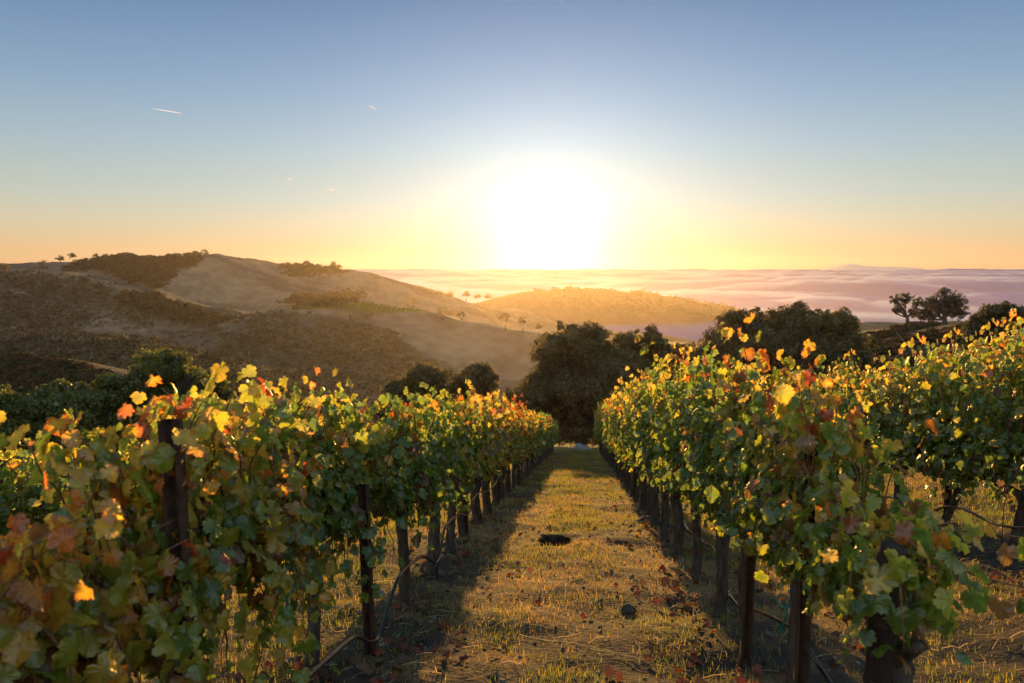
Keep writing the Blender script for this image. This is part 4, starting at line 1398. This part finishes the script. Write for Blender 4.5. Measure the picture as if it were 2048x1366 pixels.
for k, (px_, py_, s__, lab) in enumerate(((1275, 1003, 0.09, 'grey stone under the oak-side row, farther of the close pair'), (1290, 1012, 0.10, 'grey stone under the oak-side row, nearer of the close pair'),
                                    (764, 1213, 0.05, 'pale flat stone between two valley-side trunks'), (872, 1168, 0.06, 'grey stone beside the fallen leaves at a valley-side trunk'),
                                    (1160, 1108, 0.025, 'small white stone at the edge of the burrow'), (1065, 1243, 0.02, 'tiny white stone in the dark soil in mid path'),
                                    (688, 1330, 0.03, 'small pale stone by the drip hose near the second steel post'))):
    rock('stone', lab, px_, py_, gd(py_), s__, M_stone, 0.6, 'stone', 'loose pale stones', seed=10 + k)

# long straw stalks lying on the path
for k, (a_, b_, lab) in enumerate((((1038, 1297), (1292, 1345), 'long straight straw stalk lying across the middle of the path'), ((1180, 1330), (1300, 1350), 'second straw stalk touching the tip of the long one'))):
    A = at(a_[0], a_[1], gd(a_[1])); B = at(b_[0], b_[1], gd(b_[1]))
    tt = np.linspace(0, 1, 9)[:, None]
    P = A * (1 - tt) + B * tt
    P[:, 2] = np.maximum(ground_z(P[:, 0], P[:, 1]) + 0.02, np.interp(np.linspace(0, 1, 9), [0, 1], [P[0, 2], P[-1, 2]]))
    b = MB()
    b.tube(P - P[0], np.linspace(0.003, 0.0018, 9), 6)
    o = b.build('straw_stalk', mat_rough('straw_%s' % ('gold', 'pale')[k], (0.4, 0.24, 0.09), (0.5, 0.32, 0.14), 30, 0.7, 0.1))
    o.location = P[0]
    tag(o, lab, 'stalk', 'straw stalks on the path')

# leaning pipe above the vines on the knoll
A, B = at(1793, 664, 60), at(1814, 690, 58)
b = MB()
b.tube(np.array([A, (A + B) / 2, B + (B - A) * 0.6]) - A, 0.016, 8)
o = b.build('leaning_pipe', M_wire)
o.location = A
tag(o, 'thin pale pipe leaning out of the brush above the uppermost vine row', 'pipe')

# ------------------------------------------------------------------ far mountain, contrails
px_ = np.array([1640, 1665, 1685, 1700, 1712, 1730, 1760, 1800, 1850], float)
py_ = np.array([537, 533, 529.5, 527, 529, 531.5, 533, 534, 537], float)
D_ = 80000.0
crest = at(px_, py_, D_)
cr = catmull(crest, 6)
k = len(cr)
fr = cr.copy(); fr[:, :2] *= 0.93; fr[:, 2] = -150
bk = cr.copy(); bk[:, :2] *= 1.07; bk[:, 2] = -150
j = np.arange(k - 1)
Q = np.vstack([np.stack([j, j + 1, k + j + 1, k + j], -1), np.stack([k + j, k + j + 1, 2 * k + j + 1, 2 * k + j], -1)])
M_mtn = mat_rough('hazed_mountain', (0.55, 0.45, 0.38), (0.62, 0.5, 0.42), 0.0005, 1.0, 0.0)  # pale tone paints distance haze into the colour, beyond the haze box
o = mk('mountain', np.vstack([fr, cr, bk]), Q, M_mtn)
tag(o, kind='structure')

m, t = mat_new('contrail_ice')
d = node(t, 'ShaderNodeBsdfDiffuse', inp={'Color': (0.95, 0.95, 0.95, 1)})
tr = node(t, 'ShaderNodeBsdfTranslucent', inp={'Color': (0.95, 0.95, 0.95, 1)})
mx = node(t, 'ShaderNodeMixShader', inp={0: 0.7})
t.links.new(d.outputs[0], mx.inputs[1]); t.links.new(tr.outputs[0], mx.inputs[2])
o_ = node(t, 'ShaderNodeOutputMaterial')
t.links.new(mx.outputs[0], o_.inputs['Surface'])
M_con = m
for (a_, b_, wpx, lab) in (((305, 217), (365, 227), 1.4, 'long thin contrail alone in the sky above the skyline wood'), ((737, 211), (752, 218), 1.9, 'short bright slanting contrail high between the hills and the sun'),
                           ((572, 356), (588, 359), 2.0, 'faint upper contrail of the low three'), ((654, 379), (674, 380.5), 2.0, 'faint flat contrail of the low three, nearest the sun'), ((624, 385), (634, 388), 2.0, 'tiny lowest contrail of the low three')):
    A, B = at(a_[0], a_[1], 45000), at(b_[0], b_[1], 44000)
    b = MB()
    tt = np.linspace(0, 1, 12)
    P = A * (1 - tt[:, None]) + B * tt[:, None]
    b.tube(P - A, wpx * 45000 / F * 0.5 * np.clip(np.sqrt(tt) * (1.15 - tt ** 4), 0.05, 1), 8)
    o = b.build('contrail', M_con)
    o.location = A
    tag(o, lab, 'contrail', 'contrails in the morning sky')
